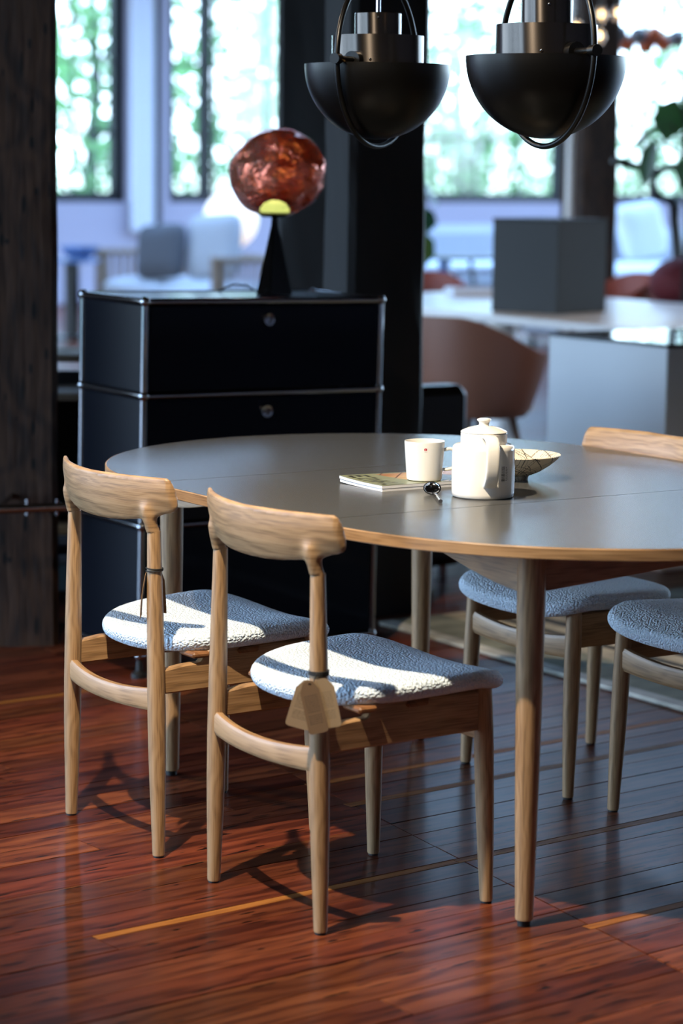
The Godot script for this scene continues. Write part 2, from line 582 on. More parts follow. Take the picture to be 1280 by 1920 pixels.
func window(n: int, w: float, h: float, cols: int, rows: int, mull: Array, at: Vector3, turn: float) -> void:
	# stands on its sill: local x across, y up from the sill, in the middle of the wall's thickness
	var o := Node3D.new()
	o.name = "window_%d" % n
	add_child(o)
	o.position = at
	o.rotation.y = turn
	o.set_meta("kind", "structure")
	o.set_meta("label", "tall dark framed factory window %d with small panes" % n)
	var fr := MB.new()
	var t := 0.10
	fr.box(Vector3(0, t / 2, 0), Vector3(w, t, 0.12), 0.006)
	fr.box(Vector3(0, h - t / 2, 0), Vector3(w, t, 0.12), 0.006)
	for sx in [-1, 1]: fr.box(Vector3(sx * (w / 2 - t * 0.6), h / 2, 0), Vector3(t * 1.2, h, 0.12), 0.006)
	obj("window_frame", fr.done(), M.window_frame, o)
	for x in mull:
		obj("mullion", MB.new().box(Vector3(x, h / 2, 0), Vector3(0.115, h - 0.1, 0.10), 0.005).done(), M.window_frame, o)
	for i in range(1, cols):
		obj("glazing_bar", MB.new().box(Vector3(-w / 2 + w * i / cols, h / 2, 0), Vector3(0.022, h - 0.1, 0.03), 0.003).done(), M.window_frame, o)
	for i in range(1, rows):
		obj("glazing_bar", MB.new().box(Vector3(0, h * i / rows, 0), Vector3(w - 0.1, 0.022, 0.03), 0.003).done(), M.window_frame, o)
	var pane := MB.new().box(Vector3.ZERO, Vector3(w / cols - 0.024, h / rows - 0.024, 0.004)).done()
	for i in cols:
		for j in rows:
			var pn := obj("pane", pane, M.window_glass, o)
			pn.position = Vector3(-w / 2 + w * (i + 0.5) / cols, h * (j + 0.5) / rows, 0)

func place(o: Node3D, at: Vector3, turn: float) -> void:
	o.position = at
	o.rotation.y = turn

func build_room() -> void:
	var top := 4.3
	# back wall: local x = first axis, outside towards the second axis
	var bw := [[5.6, 7.9, 1.0, 3.7], [9.0, 11.72, 0.98, 3.7], [12.16, 14.6, 0.98, 3.7], [14.85, 17.25, 0.98, 3.7], [17.82, 20.6, 0.98, 3.7]]
	var w := struct("wall_back", wall_mesh(-4.3, 23.3, top, 0.35, bw).done(), M.wall_paint)
	place(w, E(0, 0, 21.6), TURN)
	var mull := [[], [], [-0.72], [], []]
	for i in bw.size():
		var h: Array = bw[i]
		window(i + 1, h[1] - h[0], h[3] - h[2], [4, 5, 4, 4, 5][i], 4, mull[i], E((h[0] + h[1]) / 2, h[2], 21.78), TURN)
	# left wall (light comes from its row of windows), local x = minus second axis
	var lw := []
	for i in 2: lw.append([-10.75 + 2.7 * i, -8.45 + 2.7 * i, 0.85, 3.8])
	var lo := struct("wall_left", wall_mesh(-21.95, 4.3, top, 0.35, lw).done(), M.wall_paint)
	place(lo, E(-4.0, 0, 0), TURN + PI / 2)
	for i in lw.size():
		window(6 + i, 2.3, 2.95, 2, 2, [], E(-4.18, 0.85, 9.6 - 2.7 * i), TURN + PI / 2)
	# right wall, front wall, ceiling
	var rw := [[9.0, 12.5, 0.85, 3.6], [13.0, 16.5, 0.85, 3.6], [17.0, 20.5, 0.85, 3.6]]
	var ro := struct("wall_right", wall_mesh(-4.3, 21.95, top, 0.35, rw).done(), M.wall_paint)
	place(ro, E(23.0, 0, 0), TURN - PI / 2)
	for i in rw.size():
		window(10 + i, 3.5, 2.75, 3, 2, [], E(23.18, 0.85, (rw[i][0] + rw[i][1]) / 2), TURN - PI / 2)
	var fo := struct("wall_front", wall_mesh(-23.3, 4.3, top, 0.35, []).done(), M.wall_paint)
	place(fo, E(0, 0, -4.0), TURN + PI)
	# ceiling with three roof lights; local x = first axis, local z = minus second axis
	var cm := MB.new()
	var x0 := -4.35
	var holes := [[7.4, 10.6, 13.0, 20.0], [11.6, 14.8, 11.0, 20.0], [15.8, 19.4, 11.0, 20.0]]
	for h in holes:
		cm.box(Vector3((x0 + h[0]) / 2, top + 0.15, -8.8), Vector3(h[0] - x0, 0.3, 26.3))
		cm.box(Vector3((h[0] + h[1]) / 2, top + 0.15, -(h[2] - 4.35) / 2), Vector3(h[1] - h[0], 0.3, h[2] + 4.35))
		cm.box(Vector3((h[0] + h[1]) / 2, top + 0.15, -(h[3] + 21.95) / 2), Vector3(h[1] - h[0], 0.3, 21.95 - h[3]))
		x0 = h[1]
	cm.box(Vector3((x0 + 23.35) / 2, top + 0.15, -8.8), Vector3(23.35 - x0, 0.3, 26.3))
	var c := struct("ceiling", cm.done(), M.ceiling_wood)
	for i in holes.size():
		var h: Array = holes[i]
		var rl := Node3D.new()
		rl.name = "window_%d" % (13 + i)
		add_child(rl)
		rl.set_meta("kind", "structure")
		place(rl, E((h[0] + h[1]) / 2, top + 0.32, (h[2] + h[3]) / 2), TURN)
		obj("pane", MB.new().box(Vector3.ZERO, Vector3(h[1] - h[0], 0.006, h[3] - h[2])).done(), M.window_glass, rl)
		for k in 3: obj("glazing_bar", MB.new().box(Vector3(0, 0.01, (h[3] - h[2]) * (k - 1) / 3.0), Vector3(h[1] - h[0], 0.04, 0.04), 0.004).done(), M.window_frame, rl)
	place(c, Vector3.ZERO, TURN)
	var bb := struct("baseboard_back", MB.new().box(Vector3(9.5, 0.09, 0.012), Vector3(27.0, 0.18, 0.024), 0.004).done(), M.wall_paint)
	place(bb, E(0, 0, 21.6), TURN)
	# ground outside
	var g := struct("ground", MB.new().box(Vector3(9.5, -0.45, -12), Vector3(90, 0.2, 90)).done(), M.soil_ground)
	place(g, Vector3.ZERO, TURN)
	# curtain and pipe beside the second window
	var cu := MB.new()
	var row0 := PackedVector3Array()
	var R := []
	for lay in 2:
		for k in 1: pass
	var pl := PackedVector2Array()
	for i in 25: pl.append(Vector2(i * 0.0105, 0.018 * sin(i * 1.35)))
	for i in 25: pl.append(Vector2((24 - i) * 0.0105, 0.018 * sin((24 - i) * 1.35) + 0.006))
	cu.prism(pl, 0.0, 3.1, Transform3D(Basis(Vector3(1, 0, 0), Vector3(0, 0, 1), Vector3(0, 1, 0)), Vector3.ZERO))
	var cv := obj("curtain", cu.done(60), M.white_cloth)
	place(cv, E(11.68, 0.7, 21.52), TURN)
	tag(cv, "narrow white curtain hanging right of the leftmost window", "curtain")
	var pp := obj("wall_pipe", MB.new().tube([Vector3(0, 0.3, 0), Vector3(0, 4.29, 0)], 0.03, 14).done(), M.window_frame)
	place(pp, E(11.99, 0, 21.53), 0)
	tag(pp, "thin dark pipe on the wall between the two left windows", "pipe")

func build_floor() -> void:
	var f := struct("floor", MB.new().box(Vector3(9.5, -0.13, -8.8), Vector3(27.7, 0.2, 26.3)).done(), M.subfloor)
	place(f, Vector3.ZERO, TURN)
	var rot := BOARD_TURN - TURN
	# board axes in the floor's own frame
	var near := []
	var w := 0.094
	var seam := func(v: float) -> float: return 3.03 + (v - 3.08) * 0.187
	var r := RandomNumberGenerator.new()
	r.seed = 7
	var rest := {}
	var count := 0
	for row in 300:
		var v0 := -5.0 + row * w
		var spans := []
		var sm: float = seam.call(v0)
		var inner := v0 > 2.2 and v0 < 7.2
		var x := -8.0 + r.randf() * 2.0
		while x < 26.0:
			var l := r.randf_range(1.6, 3.4)
			var x1 := x + l
			if x < sm and x1 > sm - 0.25 and v0 < 9.0 and not (row == 91 and x < 2.27): x1 = sm
			if row == 91 and x < 2.273 and x1 > 2.273: x1 = 2.273
			spans.append([x, x1, x1 == sm, x == sm])
			x = x1
		for sp in spans:
			var g := 0.0009
			var ya := v0 + g
			var yb := v0 + w - g
			var e0 := 0.187 if sp[3] else 0.0
			var e1 := 0.187 if sp[2] else 0.0
			var poly := PackedVector2Array([Vector2(sp[0] + g, ya), Vector2(sp[1] - g, ya), Vector2(sp[1] - g + e1 * w, yb), Vector2(sp[0] + g + e0 * w, yb)])
			var mid := Vector2((sp[0] + sp[1]) / 2, v0 + w / 2)
			var kind := r.randi() % 9
			var lift := r.randf_range(-0.0006, 0.0006)
			var ofs := Vector2(r.randf() * 3.0, r.randf() * 3.0)
			var seen: bool = v0 > 2.55 and v0 < 6.4 and sp[1] > 1.5 and sp[0] < 5.2
			var m: MB = MB.new() if seen else (rest[kind] if rest.has(kind) else MB.new())
			if not seen: rest[kind] = m
			var start := m.p.size()
			var xf := Transform3D(Basis(Vector3(1, 0, 0), Vector3(0, 0, -1), Vector3(0, 1, 0)), Vector3(0, lift, 0))
			m.prism(poly, -0.02, 0.0, xf, 0.0008 if seen else 0.0)
			for i in range(start, m.uv.size()): m.uv[i] = Vector2(m.p[i].z + ofs.x, m.p[i].x + ofs.y)
			if seen and count < 300:
				var strip: bool = (row == 91 and sp[0] > 2.2 and sp[0] < 4.5) or (row == 86 and sp[0] > 2.9 and sp[0] < 4.0)
				var o := obj("plank", m.done(), M["floor_board_%d" % kind], f)
				o.rotation.y = rot
				count += 1
				if strip or (r.randf() < 0.05 and (row < 83 or row > 95)):      # pale sapwood edge let into the board
					var sb := MB.new()
					var y0 := yb - 0.028 if not strip else yb - 0.024
					var p2 := PackedVector2Array([Vector2(sp[0] + g, y0), Vector2(sp[1] - g, y0), Vector2(sp[1] - g, yb - 0.001), Vector2(sp[0] + g, yb - 0.001)])
					sb.prism(p2, 0.0, 0.0006, xf)
					for i in sb.uv.size(): sb.uv[i] = Vector2(sb.p[i].z + ofs.x, sb.p[i].x + ofs.y)
					obj("sapwood_edge", sb.done(), M.floor_sapwood, o)
	for k in rest:
		var o := obj("plank_field", rest[k].done(), M["floor_board_%d" % k], f)
		o.rotation.y = rot
		o.set_meta("kind", "stuff")

# ---------------------------------------------------------------- outside
func leaf_mesh(l: float, w: float) -> ArrayMesh:
	var m := MB.new()
	var a := Vector3(0, 0, 0)
	var pts := [[0.25, 0.42], [0.6, 0.5], [0.85, 0.26]]
	var tip := Vector3(0, -0.06 * l, l)
	var prev := [a, a, a]
	for q in pts:
		var c := Vector3(0, -0.04 * l * q[0], l * q[0])
		var lft := c + Vector3(-w * q[1], 0.05 * l, 0)
		var rgt := c + Vector3(w * q[1], 0.05 * l, 0)
		if prev[0] == a:
			m.tri(a, lft, c); m.tri(a, c, rgt)
		else:
			m.quad(prev[1], lft, c, prev[0]); m.quad(prev[0], c, rgt, prev[2])
		prev = [c, lft, rgt]
	m.tri(prev[0], prev[1], tip); m.tri(prev[0], tip, prev[2])
	return m.done(80)

func build_trees() -> void:
	var leaf := leaf_mesh(0.15, 0.11)
	var r := RandomNumberGenerator.new()
	r.seed = 99
	var spots := [[8.0, 25.5, 2.2, 4.0], [11.0, 25.0, 2.0, 4.2], [13.6, 26.0, 1.9, 4.0], [16.4, 25.6, 2.2, 4.2], [19.3, 26.6, 2.3, 4.0], [23.0, 26.0, 2.4, 4.2]]
	var labels := ["leafy tree outside the far left end of the window wall", "leafy green tree outside the leftmost window in view", "leafy green tree outside the window behind the table lamp", "leafy green tree outside the window behind the pendant lamps", "leafy green tree outside the window at right with the house plant", "leafy tree outside beyond the right end of the window wall"]
	for k in spots.size():
		var sp: Array = spots[k]
		var o := thing("tree", labels[k], "tree", E(sp[0], -0.35, sp[1]), r.randf() * TAU, "trees outside the windows")
		var tr := MB.new()
		tr.tube([Vector3(0, 0, 0), Vector3(0.05, 1.2, 0.03), Vector3(-0.04, 2.6, 0.05), Vector3(0.02, 4.4, 0)], [0.13, 0.10, 0.075, 0.03], 10)
		for i in 9:
			var an := TAU * i / 9.0 + r.randf()
			var y := 0.9 + 0.35 * i
			tr.tube([Vector3(0, y, 0), Vector3(cos(an) * 0.8, y + 0.5, sin(an) * 0.8), Vector3(cos(an) * 1.6, y + 0.7, sin(an) * 1.6)], [0.04, 0.025, 0.008], 6)
		obj("trunk", tr.done(), M.bark, o)
		var mm := MultiMesh.new()
		mm.transform_format = MultiMesh.TRANSFORM_3D
		mm.mesh = leaf
		var n := 2800 if k < 3 else 4600
		mm.instance_count = n
		for i in n:
			# clumps of leaves
			var c := Vector3(r.randfn(), r.randfn() * 0.9, r.randfn() * 0.6)
			if i % 24 != 0: c = Vector3.ZERO
			if i % 24 == 0: o.set_meta("c", c)
			var base: Vector3 = o.get_meta("c")
			var pos := Vector3(base.x * sp[2] * 0.55, 2.3 + base.y * 1.25, base.z * 0.9) + Vector3(r.randfn(), r.randfn(), r.randfn()) * 0.2
			pos.y = maxf(pos.y, 0.4)
			mm.set_instance_transform(i, Transform3D(Basis.from_euler(Vector3(r.randf_range(-1.2, 1.2), r.randf() * TAU, r.randf_range(-0.8, 0.8))).scaled(Vector3.ONE * r.randf_range(0.6, 1.2)), pos))
		o.remove_meta("c")
		var mi := MultiMeshInstance3D.new()
		mi.name = "foliage"
		mi.multimesh = mm
		mi.material_override = M.leaf
		mi.set_meta("kind", "stuff")
		o.add_child(mi, true)

# ---------------------------------------------------------------- timber posts
func hewn(w: float, d: float, h: float, sd: int) -> ArrayMesh:
	var r := FastNoiseLite.new()
	r.seed = sd
	r.frequency = 1.6
	var R := []
	var n := 40
	var out := []
	var c := 0.018
	var corners := [Vector2(-w / 2, -d / 2), Vector2(w / 2, -d / 2), Vector2(w / 2, d / 2), Vector2(-w / 2, d / 2)]
	for k in 4:
		var a: Vector2 = corners[k]
		var b: Vector2 = corners[(k + 1) % 4]
		var t := (b - a).normalized()
		var l := a.distance_to(b)
		for q in 7: out.append(a + t * lerpf(c, l - c, q / 6.0))
	for i in n + 1:
		var y := h * i / n
		var row := PackedVector3Array()
		for p in out:
			var k := 1.0 + 0.0
			var v := Vector3(p.x, y, p.y)
			var off := r.get_noise_3d(v.x * 2.0, v.y * 1.2, v.z * 2.0) * 0.010 + r.get_noise_3d(v.x * 9.0, v.y * 5.0, v.z * 9.0) * 0.004
			var nn := Vector3(p.x / w, 0, p.y / d).normalized()
			row.append(v + nn * off * k)
		R.append(row)
	return MB.new().rings(R).done(40)

func build_posts() -> void:
	var p1 := obj("timber_post", hewn(0.46, 0.40, 4.3, 4), M.old_timber)
	place(p1, Vector3(-1.06, 0, -7.116), deg_to_rad(8))
	tag(p1, "rough weathered brown timber post filling the left edge of the photo", "post")
	var p2 := obj("timber_post", hewn(0.28, 0.17, 4.3, 14), M.dark_timber)
	place(p2, E(4.09 + 0.14, 0, 6.167 + 0.085), TURN)
	tag(p2, "nearly black square timber post just right of the navy cabinet", "post")
	var p3 := obj("timber_post", hewn(0.215, 0.26, 4.3, 24), M.dark_timber)
	place(p3, Vector3(-0.155, 0, -9.7), 0.0)
	tag(p3, "dark brown timber post behind the glass table lamp", "post")
	var p4 := obj("timber_post", hewn(0.25, 0.23, 4.3, 34), M.old_timber)
	place(p4, Vector3(1.385, 0, -14.15), TURN)
	tag(p4, "brown timber post rising behind the grey display box", "post")
	var cp := MB.new().tube([Vector3(0, 0, 0), Vector3(0, 4.29, 0)], 0.022, 14)
	for y in [0.6, 1.7, 2.8]: cp.box(Vector3(0, y, -0.01), Vector3(0.07, 0.03, 0.03), 0.004)
	var cpo := obj("conduit_pipe", cp.done(), M.white_top)
	place(cpo, Vector3(1.258, 0, -13.98), 0.0)
	tag(cpo, "white conduit pipe running up the post behind the grey box", "pipe")
	# chrome rail across the left post
	var t := thing("chrome_rail", "chrome tube rail with ball ends crossing the left timber post low down", "rail", Vector3(-0.735, 0.435, -6.72))
	obj("tube", MB.new().tube([Vector3(0, 0, 0), Vector3(-0.55, -0.012, 0.1)], 0.013, 14).done(), M.chrome, t)
	obj("ball_joint", MB.new().ball(Vector3(0.0, 0, 0), Vector3.ONE * 0.016, 18).done(), M.chrome, t)
	obj("ball_joint", MB.new().ball(Vector3(-0.022, 0, 0.004), Vector3.ONE * 0.014, 18).done(), M.chrome, t)
	for x in [-0.045, -0.125]:
		obj("clamp", MB.new().tube([Vector3(x, -0.022, -x * 0.18), Vector3(x, 0.022, -x * 0.18)], 0.006, 10).done(), M.chrome, t)
	obj("bracket", MB.new().tube([Vector3(-0.2, 0, 0.02), Vector3(-0.2, 0, -0.25)], 0.008, 10).done(), M.chrome, t)
	obj("bracket", MB.new().tube([Vector3(-0.06, 0, 0.01), Vector3(-0.06, 0, -0.25)], 0.008, 10).done(), M.chrome, t)

# ---------------------------------------------------------------- dining table
func stadium(half: float, R: float, cut0: float, cut1: float) -> PackedVector2Array:
	# outline along y, clipped between two cuts
	var pts := PackedVector2Array()
	var n := 160
	for i in n:
		var t := TAU * i / n
		var v := Vector2(cos(t), sin(t)) * R
		v.y += half if v.y >= 0 else -half
		pts.append(v)
	var clip := PackedVector2Array([Vector2(-2, cut0), Vector2(2, cut0), Vector2(2, cut1), Vector2(-2, cut1)])
	return Geometry2D.intersect_polygons(pts, clip)[0]

func build_table() -> void:
	var t := thing("dining_table", "long oval extending dining table with grey linoleum top and oak edge", "table", E(3.06, 0, 4.115), TURN)
	# local x = first axis, local -z = second axis; outline y is the second axis
	var flat := Transform3D(Basis(Vector3(1, 0, 0), Vector3(0, 0, -1), Vector3(0, 1, 0)), Vector3.ZERO)
	var g := 0.0009
	var cuts := [[-2.0, -0.31 - g], [-0.31 + g, 0.31 - g], [0.31 + g, 2.0]]
	for c in cuts:
		var tm := MB.new().prism(stadium(0.342, 0.62, c[0], c[1]), 0.7005, 0.722, flat, 0.0015)
		for i in tm.uv.size(): tm.uv[i] = Vector2(tm.p[i].y, atan2(tm.p[i].x, tm.p[i].z) * 0.8)
		var o := obj("tabletop", tm.done(), M.oak_plain, t)
		var l := obj("linoleum", MB.new().prism(stadium(0.342, 0.6165, c[0] + 0.0006 if c[0] > -1 else c[0], c[1] - 0.0006 if c[1] < 1 else c[1]), 0.7205, 0.7226, flat).done(), M.linoleum, o)
	var lz := 0.655
	var lx := 0.343
	for sx in [-1, 1]:
		for sz in [-1, 1]:
			var b := Vector3(sx * lx - 0.025, 0.0, -sz * lz - 0.008 * 0)
			var f := Vector3(sx * 0.002, 0, 0)
			obj("leg", MB.new().tube([b + Vector3(0, 0.011, 0), b + Vector3(0, 0.014, 0), b + Vector3(0, 0.25, 0), b + Vector3(0, 0.5, 0), b + Vector3(0, 0.70, 0)], [0.0155, 0.0168, 0.0215, 0.0252, 0.0262], 28).done(), M.oak, t)
			obj("foot_pad", MB.new().tube([b, b + Vector3(0, 0.012, 0)], 0.0125, 20).done(), M.rubber, t)
			obj("bolt", MB.new().tube([b + Vector3(0.026, 0.665, -0.0 + sz * 0.012), b + Vector3(0.030, 0.665, sz * 0.012)], 0.005, 12).done(), M.steel, t)
	# aprons: deep at the legs, scooped away between them on the long sides
	for sx in [-1, 1]:
		var pl := PackedVector2Array()
		pl.append(Vector2(-lz, 0.7))
		pl.append(Vector2(lz, 0.7))
		for i in 41:
			var u := 1.0 - 2.0 * i / 40.0
			var d := 0.012 + 0.072 * smoothstep(0.25, 1.0, absf(u))
			pl.append(Vector2(u * lz, 0.7 - d))
		obj("apron", MB.new().prism(pl, -0.011, 0.011, Transform3D(Basis(Vector3(0, 0, 1), Vector3(0, 1, 0), Vector3(-1, 0, 0)), Vector3(sx * lx - 0.025, 0, 0)), 0.001).done(), M.oak_plain, t)
	for sz in [-1, 1]:
		var pl := PackedVector2Array()
		pl.append(Vector2(-lx, 0.7))
		pl.append(Vector2(lx, 0.7))
		for i in 21:
			var u := 1.0 - 2.0 * i / 20.0
			pl.append(Vector2(u * lx, 0.7 - 0.06 - 0.022 * absf(u)))
		obj("apron", MB.new().prism(pl, -0.011, 0.011, Transform3D(Basis(), Vector3(-0.025, 0, sz * lz)), 0.001).done(), M.oak_plain, t)
	# sliding rails under the leaf
	for x in [-0.2, 0.15]: obj("slide_rail", MB.new().box(Vector3(x, 0.675, 0), Vector3(0.04, 0.048, 1.2), 0.003).done(), M.oak_dark, t)

# ---------------------------------------------------------------- chairs
func crest_field(q: Vector3) -> float:
	var az := absf(q.z)
	var u := az / 0.224
	var xc := -0.231 + 0.060 * pow(u, 2.1)
	var slope := 0.060 * 2.1 * pow(u, 1.1) / 0.224
	var x := q.x - xc + 0.16 * (q.y - 0.715)
	var yt := 0.764 + 0.003 * u
	var yb := 0.668 + 0.030 * pow(u, 2.4)
	var mid := (yt + yb) / 2
	var hh := (yt - yb) / 2
	var thick := 0.0105 - 0.004 * smoothstep(0.2, 1.0, absf(q.y - mid) / hh) - 0.0022 * u * u
	var d1 := absf(x) / sqrt(1.0 + slope * slope) - thick
	var ze := 0.2265 + 0.11 * (mid - q.y)
	var r := 0.011
	var ey := absf(q.y - mid) - hh + r
	var ez := az - ze + r
	var d2 := Vector2(maxf(ey, 0.0), maxf(ez, 0.0)).length() + minf(maxf(ey, ez), 0.0) - r
	var k := 0.006
	var a := d1 + k
	var b := d2 + k
	var plank := Vector2(maxf(a, 0.0), maxf(b, 0.0)).length() + minf(maxf(a, b), 0.0) - k
	# necks that grow out of the posts
	var p0 := Vector3(-0.187, 0.652, 0.1700)
	var p1 := Vector3(-0.2035, 0.698, 0.1690)
	var v := Vector3(q.x, q.y, az)
	var t := clampf((v - p0).dot(p1 - p0) / (p1 - p0).length_squared(), 0.0, 1.0)
	var neck := v.distance_to(p0.lerp(p1, t)) - lerpf(0.0133, 0.0070, t * t)
	neck = maxf(neck, 0.652 - q.y)
	var kk := 0.030
	var h := maxf(kk - absf(plank - neck), 0.0) / kk
	return minf(plank, neck) - h * h * h * kk / 6.0

func seat_mesh() -> ArrayMesh:
	var ns := FastNoiseLite.new()
	ns.seed = 12
	ns.frequency = 130.0
	var rows := []
	var na := 150
	var nr := 44
	var edge := func(t: float) -> Vector2:
		# superellipse-like trapezoid: full corners at the front, round at the back
		var c := cos(t)
		var s := sin(t)
		var front := smoothstep(-0.4, 0.8, c)
		var ex := lerpf(2.4, 4.2, front)
		var rr := pow(pow(absf(c), ex) + pow(absf(s), ex), -1.0 / ex)
		var px := rr * c
		var pz := rr * s
		var half := lerpf(0.205, 0.237, (px + 1.0) / 2.0)
		return Vector2(0.033 + px * 0.207, pz * half)
	var top := func(x: float, z: float) -> float:
		var sz := z / 0.237
		var fx := (x + 0.174) / 0.414
		return 0.440 + 0.022 * pow(absf(sz), 2.2) * (0.45 + 0.55 * fx) + 0.008 * fx - 0.014 * smoothstep(0.75, 1.0, fx)
	var R := []
	for i in nr + 1:
		var row := PackedVector3Array()
		var q := float(i) / nr          # 0 top centre .. 1 bottom centre
		for j in na:
			var t := TAU * j / na
			var ed: Vector2 = edge.call(t)
			var c := Vector2(0.033, 0)
			var p := Vector3.ZERO
			if q < 0.60:
				var k := pow(q / 0.60, 0.8)
				var v := c.lerp(ed, k * 0.915)
				p = Vector3(v.x, top.call(v.x, v.y) - 0.006 * pow(k, 8.0), v.y)
			elif q < 0.82:
				var k := (q - 0.60) / 0.22
				var an := PI * k
				var v := c.lerp(ed, 0.915 + 0.085 * sin(an))
				var yt: float = top.call(v.x, v.y) - 0.006
				p = Vector3(v.x, yt - 0.018 + 0.018 * cos(an), v.y)
			else:
				var k := (q - 0.82) / 0.18
				var v := c.lerp(ed, 0.915 * (1.0 - k))
				p = Vector3(v.x, top.call(v.x, v.y) - 0.042, v.y)
			if q > 0.02 and q < 0.9:
				var nn := (p - Vector3(0.02, 0.40, 0)).normalized()
				nn = Vector3(nn.x * 0.6, 1.0, nn.z * 0.6).normalized() if q < 0.6 else nn
				p += nn * ns.get_noise_3dv(p) * 0.0007
			row.append(p)
		R.append(row)
	var m := MB.new().rings(R)
	for i in m.uv.size(): m.uv[i] = Vector2(m.p[i].x + m.p[i].y * 0.5, m.p[i].z + m.p[i].y * 0.5)
	return m.done(75)

func build_chairs() -> void:
	var t := thing("dining_chair", "x", "chair", E(2.532, 0, 3.80), TURN, "oak chairs around the oval table")
	obj("seat", seat_mesh(), M.boucle, t)
	var cr := MB.new().nets(crest_field, Vector3(-0.275, 0.645, -0.25), Vector3(-0.14, 0.785, 0.25), 0.0046)
	obj("backrest", cr.done(60), M.oak, t)
	var ys := [0.004, 0.006, 0.1, 0.2, 0.3, 0.4, 0.5, 0.6, 0.656]
	var rr := [0.0118, 0.0125, 0.0150, 0.0176, 0.0184, 0.0178, 0.0165, 0.0146, 0.0137]
	for s in [-1, 1]:
		var pts := []
		for y in ys: pts.append(Vector3(-0.186, y, s * (0.190 - 0.031 * y)))
		obj("rear_leg", MB.new().tube(pts, rr, 26).done(), M.oak, t)
		var fp := []
		for y in [0.004, 0.006, 0.1, 0.2, 0.3, 0.37, 0.428]: fp.append(Vector3(0.186 - 0.028 * y, y, s * (0.190 - 0.02 * y)))
		obj("front_leg", MB.new().tube(fp, [0.0118, 0.0125, 0.0152, 0.0178, 0.0186, 0.0178, 0.0165], 26).done(), M.oak, t)
		# glides
		for q in [Vector3(-0.186, 0, s * 0.190), Vector3(0.186, 0, s * 0.190)]:
			obj("glide", MB.new().tube([q, q + Vector3(0, 0.005, 0)], 0.0105, 16).done(), M.rubber, t)
		# side rail with the step in its upper edge
		var pl := PackedVector2Array([Vector2(-0.178, 0.330), Vector2(0.172, 0.334), Vector2(0.172, 0.398)])
		pl.append(Vector2(0.166, 0.410))
		pl.append(Vector2(0.05, 0.411))
		pl.append(Vector2(0.035, 0.402)); pl.append(Vector2(0.012, 0.401)); pl.append(Vector2(0.0, 0.411))
		pl.append(Vector2(-0.062, 0.412))
		for i in 7: pl.append(Vector2(-0.068 - 0.004 * i, 0.412 - 0.026 * smoothstep(0, 6, i)))
		pl.append(Vector2(-0.125, 0.385)); pl.append(Vector2(-0.172, 0.379)); pl.append(Vector2(-0.178, 0.372))
		obj("side_rail", MB.new().prism(pl, -0.011, 0.011, Transform3D(Basis(), Vector3(0, 0, s * 0.178)), 0.003).done(30), M.oak_plain, t)
		obj("seat_bracket", MB.new().box(Vector3(0.02, 0.402, s * 0.165), Vector3(0.05, 0.012, 0.06), 0.004).done(), M.oak_dark, t)
		obj("seat_bracket", MB.new().box(Vector3(-0.09, 0.402, s * 0.165), Vector3(0.04, 0.012, 0.06), 0.004).done(), M.oak_dark, t)
	# curved rear stretcher and front rail
	for k in 2:
		var R := []
		for i in 25:
			var u := -1.0 + 2.0 * i / 24.0
			var z := u * 0.178
			var x: float = [-0.188 - 0.020 * (1 - u * u), 0.178 + 0.012 * (1 - u * u)][k]
			var y0: float = [0.297, 0.312][k] - 0.004 * (1 - u * u)
			var y1: float = [0.342, 0.362][k] - 0.012 * (1 - u * u)
			var row := PackedVector3Array()
			var h := 0.0095
			for c in [[-1, 0.18], [-1, 0.82], [-0.6, 1.0], [0.6, 1.0], [1, 0.82], [1, 0.18], [0.6, 0.0], [-0.6, 0.0]]:
				row.append(Vector3(x + c[0] * h, lerpf(y0, y1, c[1]), z))
			R.append(row)
		obj(["rear_stretcher", "front_rail"][k], MB.new().rings(R).done(50), M.oak_plain, t)
	t.set_meta("label", "oak chair with white wool seat nearest the viewer, two paper tags on its post")
	var group := "oak chairs around the oval table"
	copy_of(t, "dining_chair", E(2.525, 0, 4.385), TURN, "oak chair with wool seat, left of the nearest chair, cord tied on its post")
	copy_of(t, "dining_chair", E(3.518, 0, 4.326), TURN + PI, "oak chair across the table whose backrest shows above the right end of the top")
	copy_of(t, "dining_chair", E(3.535, 0, 3.812), TURN + PI, "oak chair across the table with its seat cut by the right edge of the photo")
	build_tags(t)

func tag_shape(w: float, h: float) -> PackedVector2Array:
	var pl := PackedVector2Array()
	var c := 0.006
	for q in [[w / 2 - c, -h + c, -90.0], [w / 2 - c, -h + c, -45.0], [w / 2 - c, -h + c, 0.0]]: pl.append(Vector2(q[0] + c * cos(deg_to_rad(q[2])), q[1] + c * sin(deg_to_rad(q[2]))))
	pl.append(Vector2(w / 2 - 0.001, -0.018))
	for i in 7:
		var an := PI * i / 6.0
		pl.append(Vector2(cos(an) * w * 0.30, -0.006 + sin(an) * 0.006))
	pl.append(Vector2(-w / 2 + 0.001, -0.018))
	for q in [[-w / 2 + c, -h + c, 180.0], [-w / 2 + c, -h + c, 225.0], [-w / 2 + c, -h + c, 270.0]]: pl.append(Vector2(q[0] + c * cos(deg_to_rad(q[2])), q[1] + c * sin(deg_to_rad(q[2]))))
	return pl

func tag_image(sd: int, base: Color, ink: Color) -> ImageTexture:
	var im := Image.create(96, 160, false, Image.FORMAT_RGB8)
	im.fill(base)
	var r := RandomNumberGenerator.new()
	r.seed = sd
	for l in 15:
		var x := 16
		while x < 80:
			var w := r.randi_range(3, 11)
			if l != 9: im.fill_rect(Rect2i(x, 44 + l * 6, mini(w, 80 - x), 3), ink.lerp(base, r.randf() * 0.4))
			x += w + 2
	return tex(im)

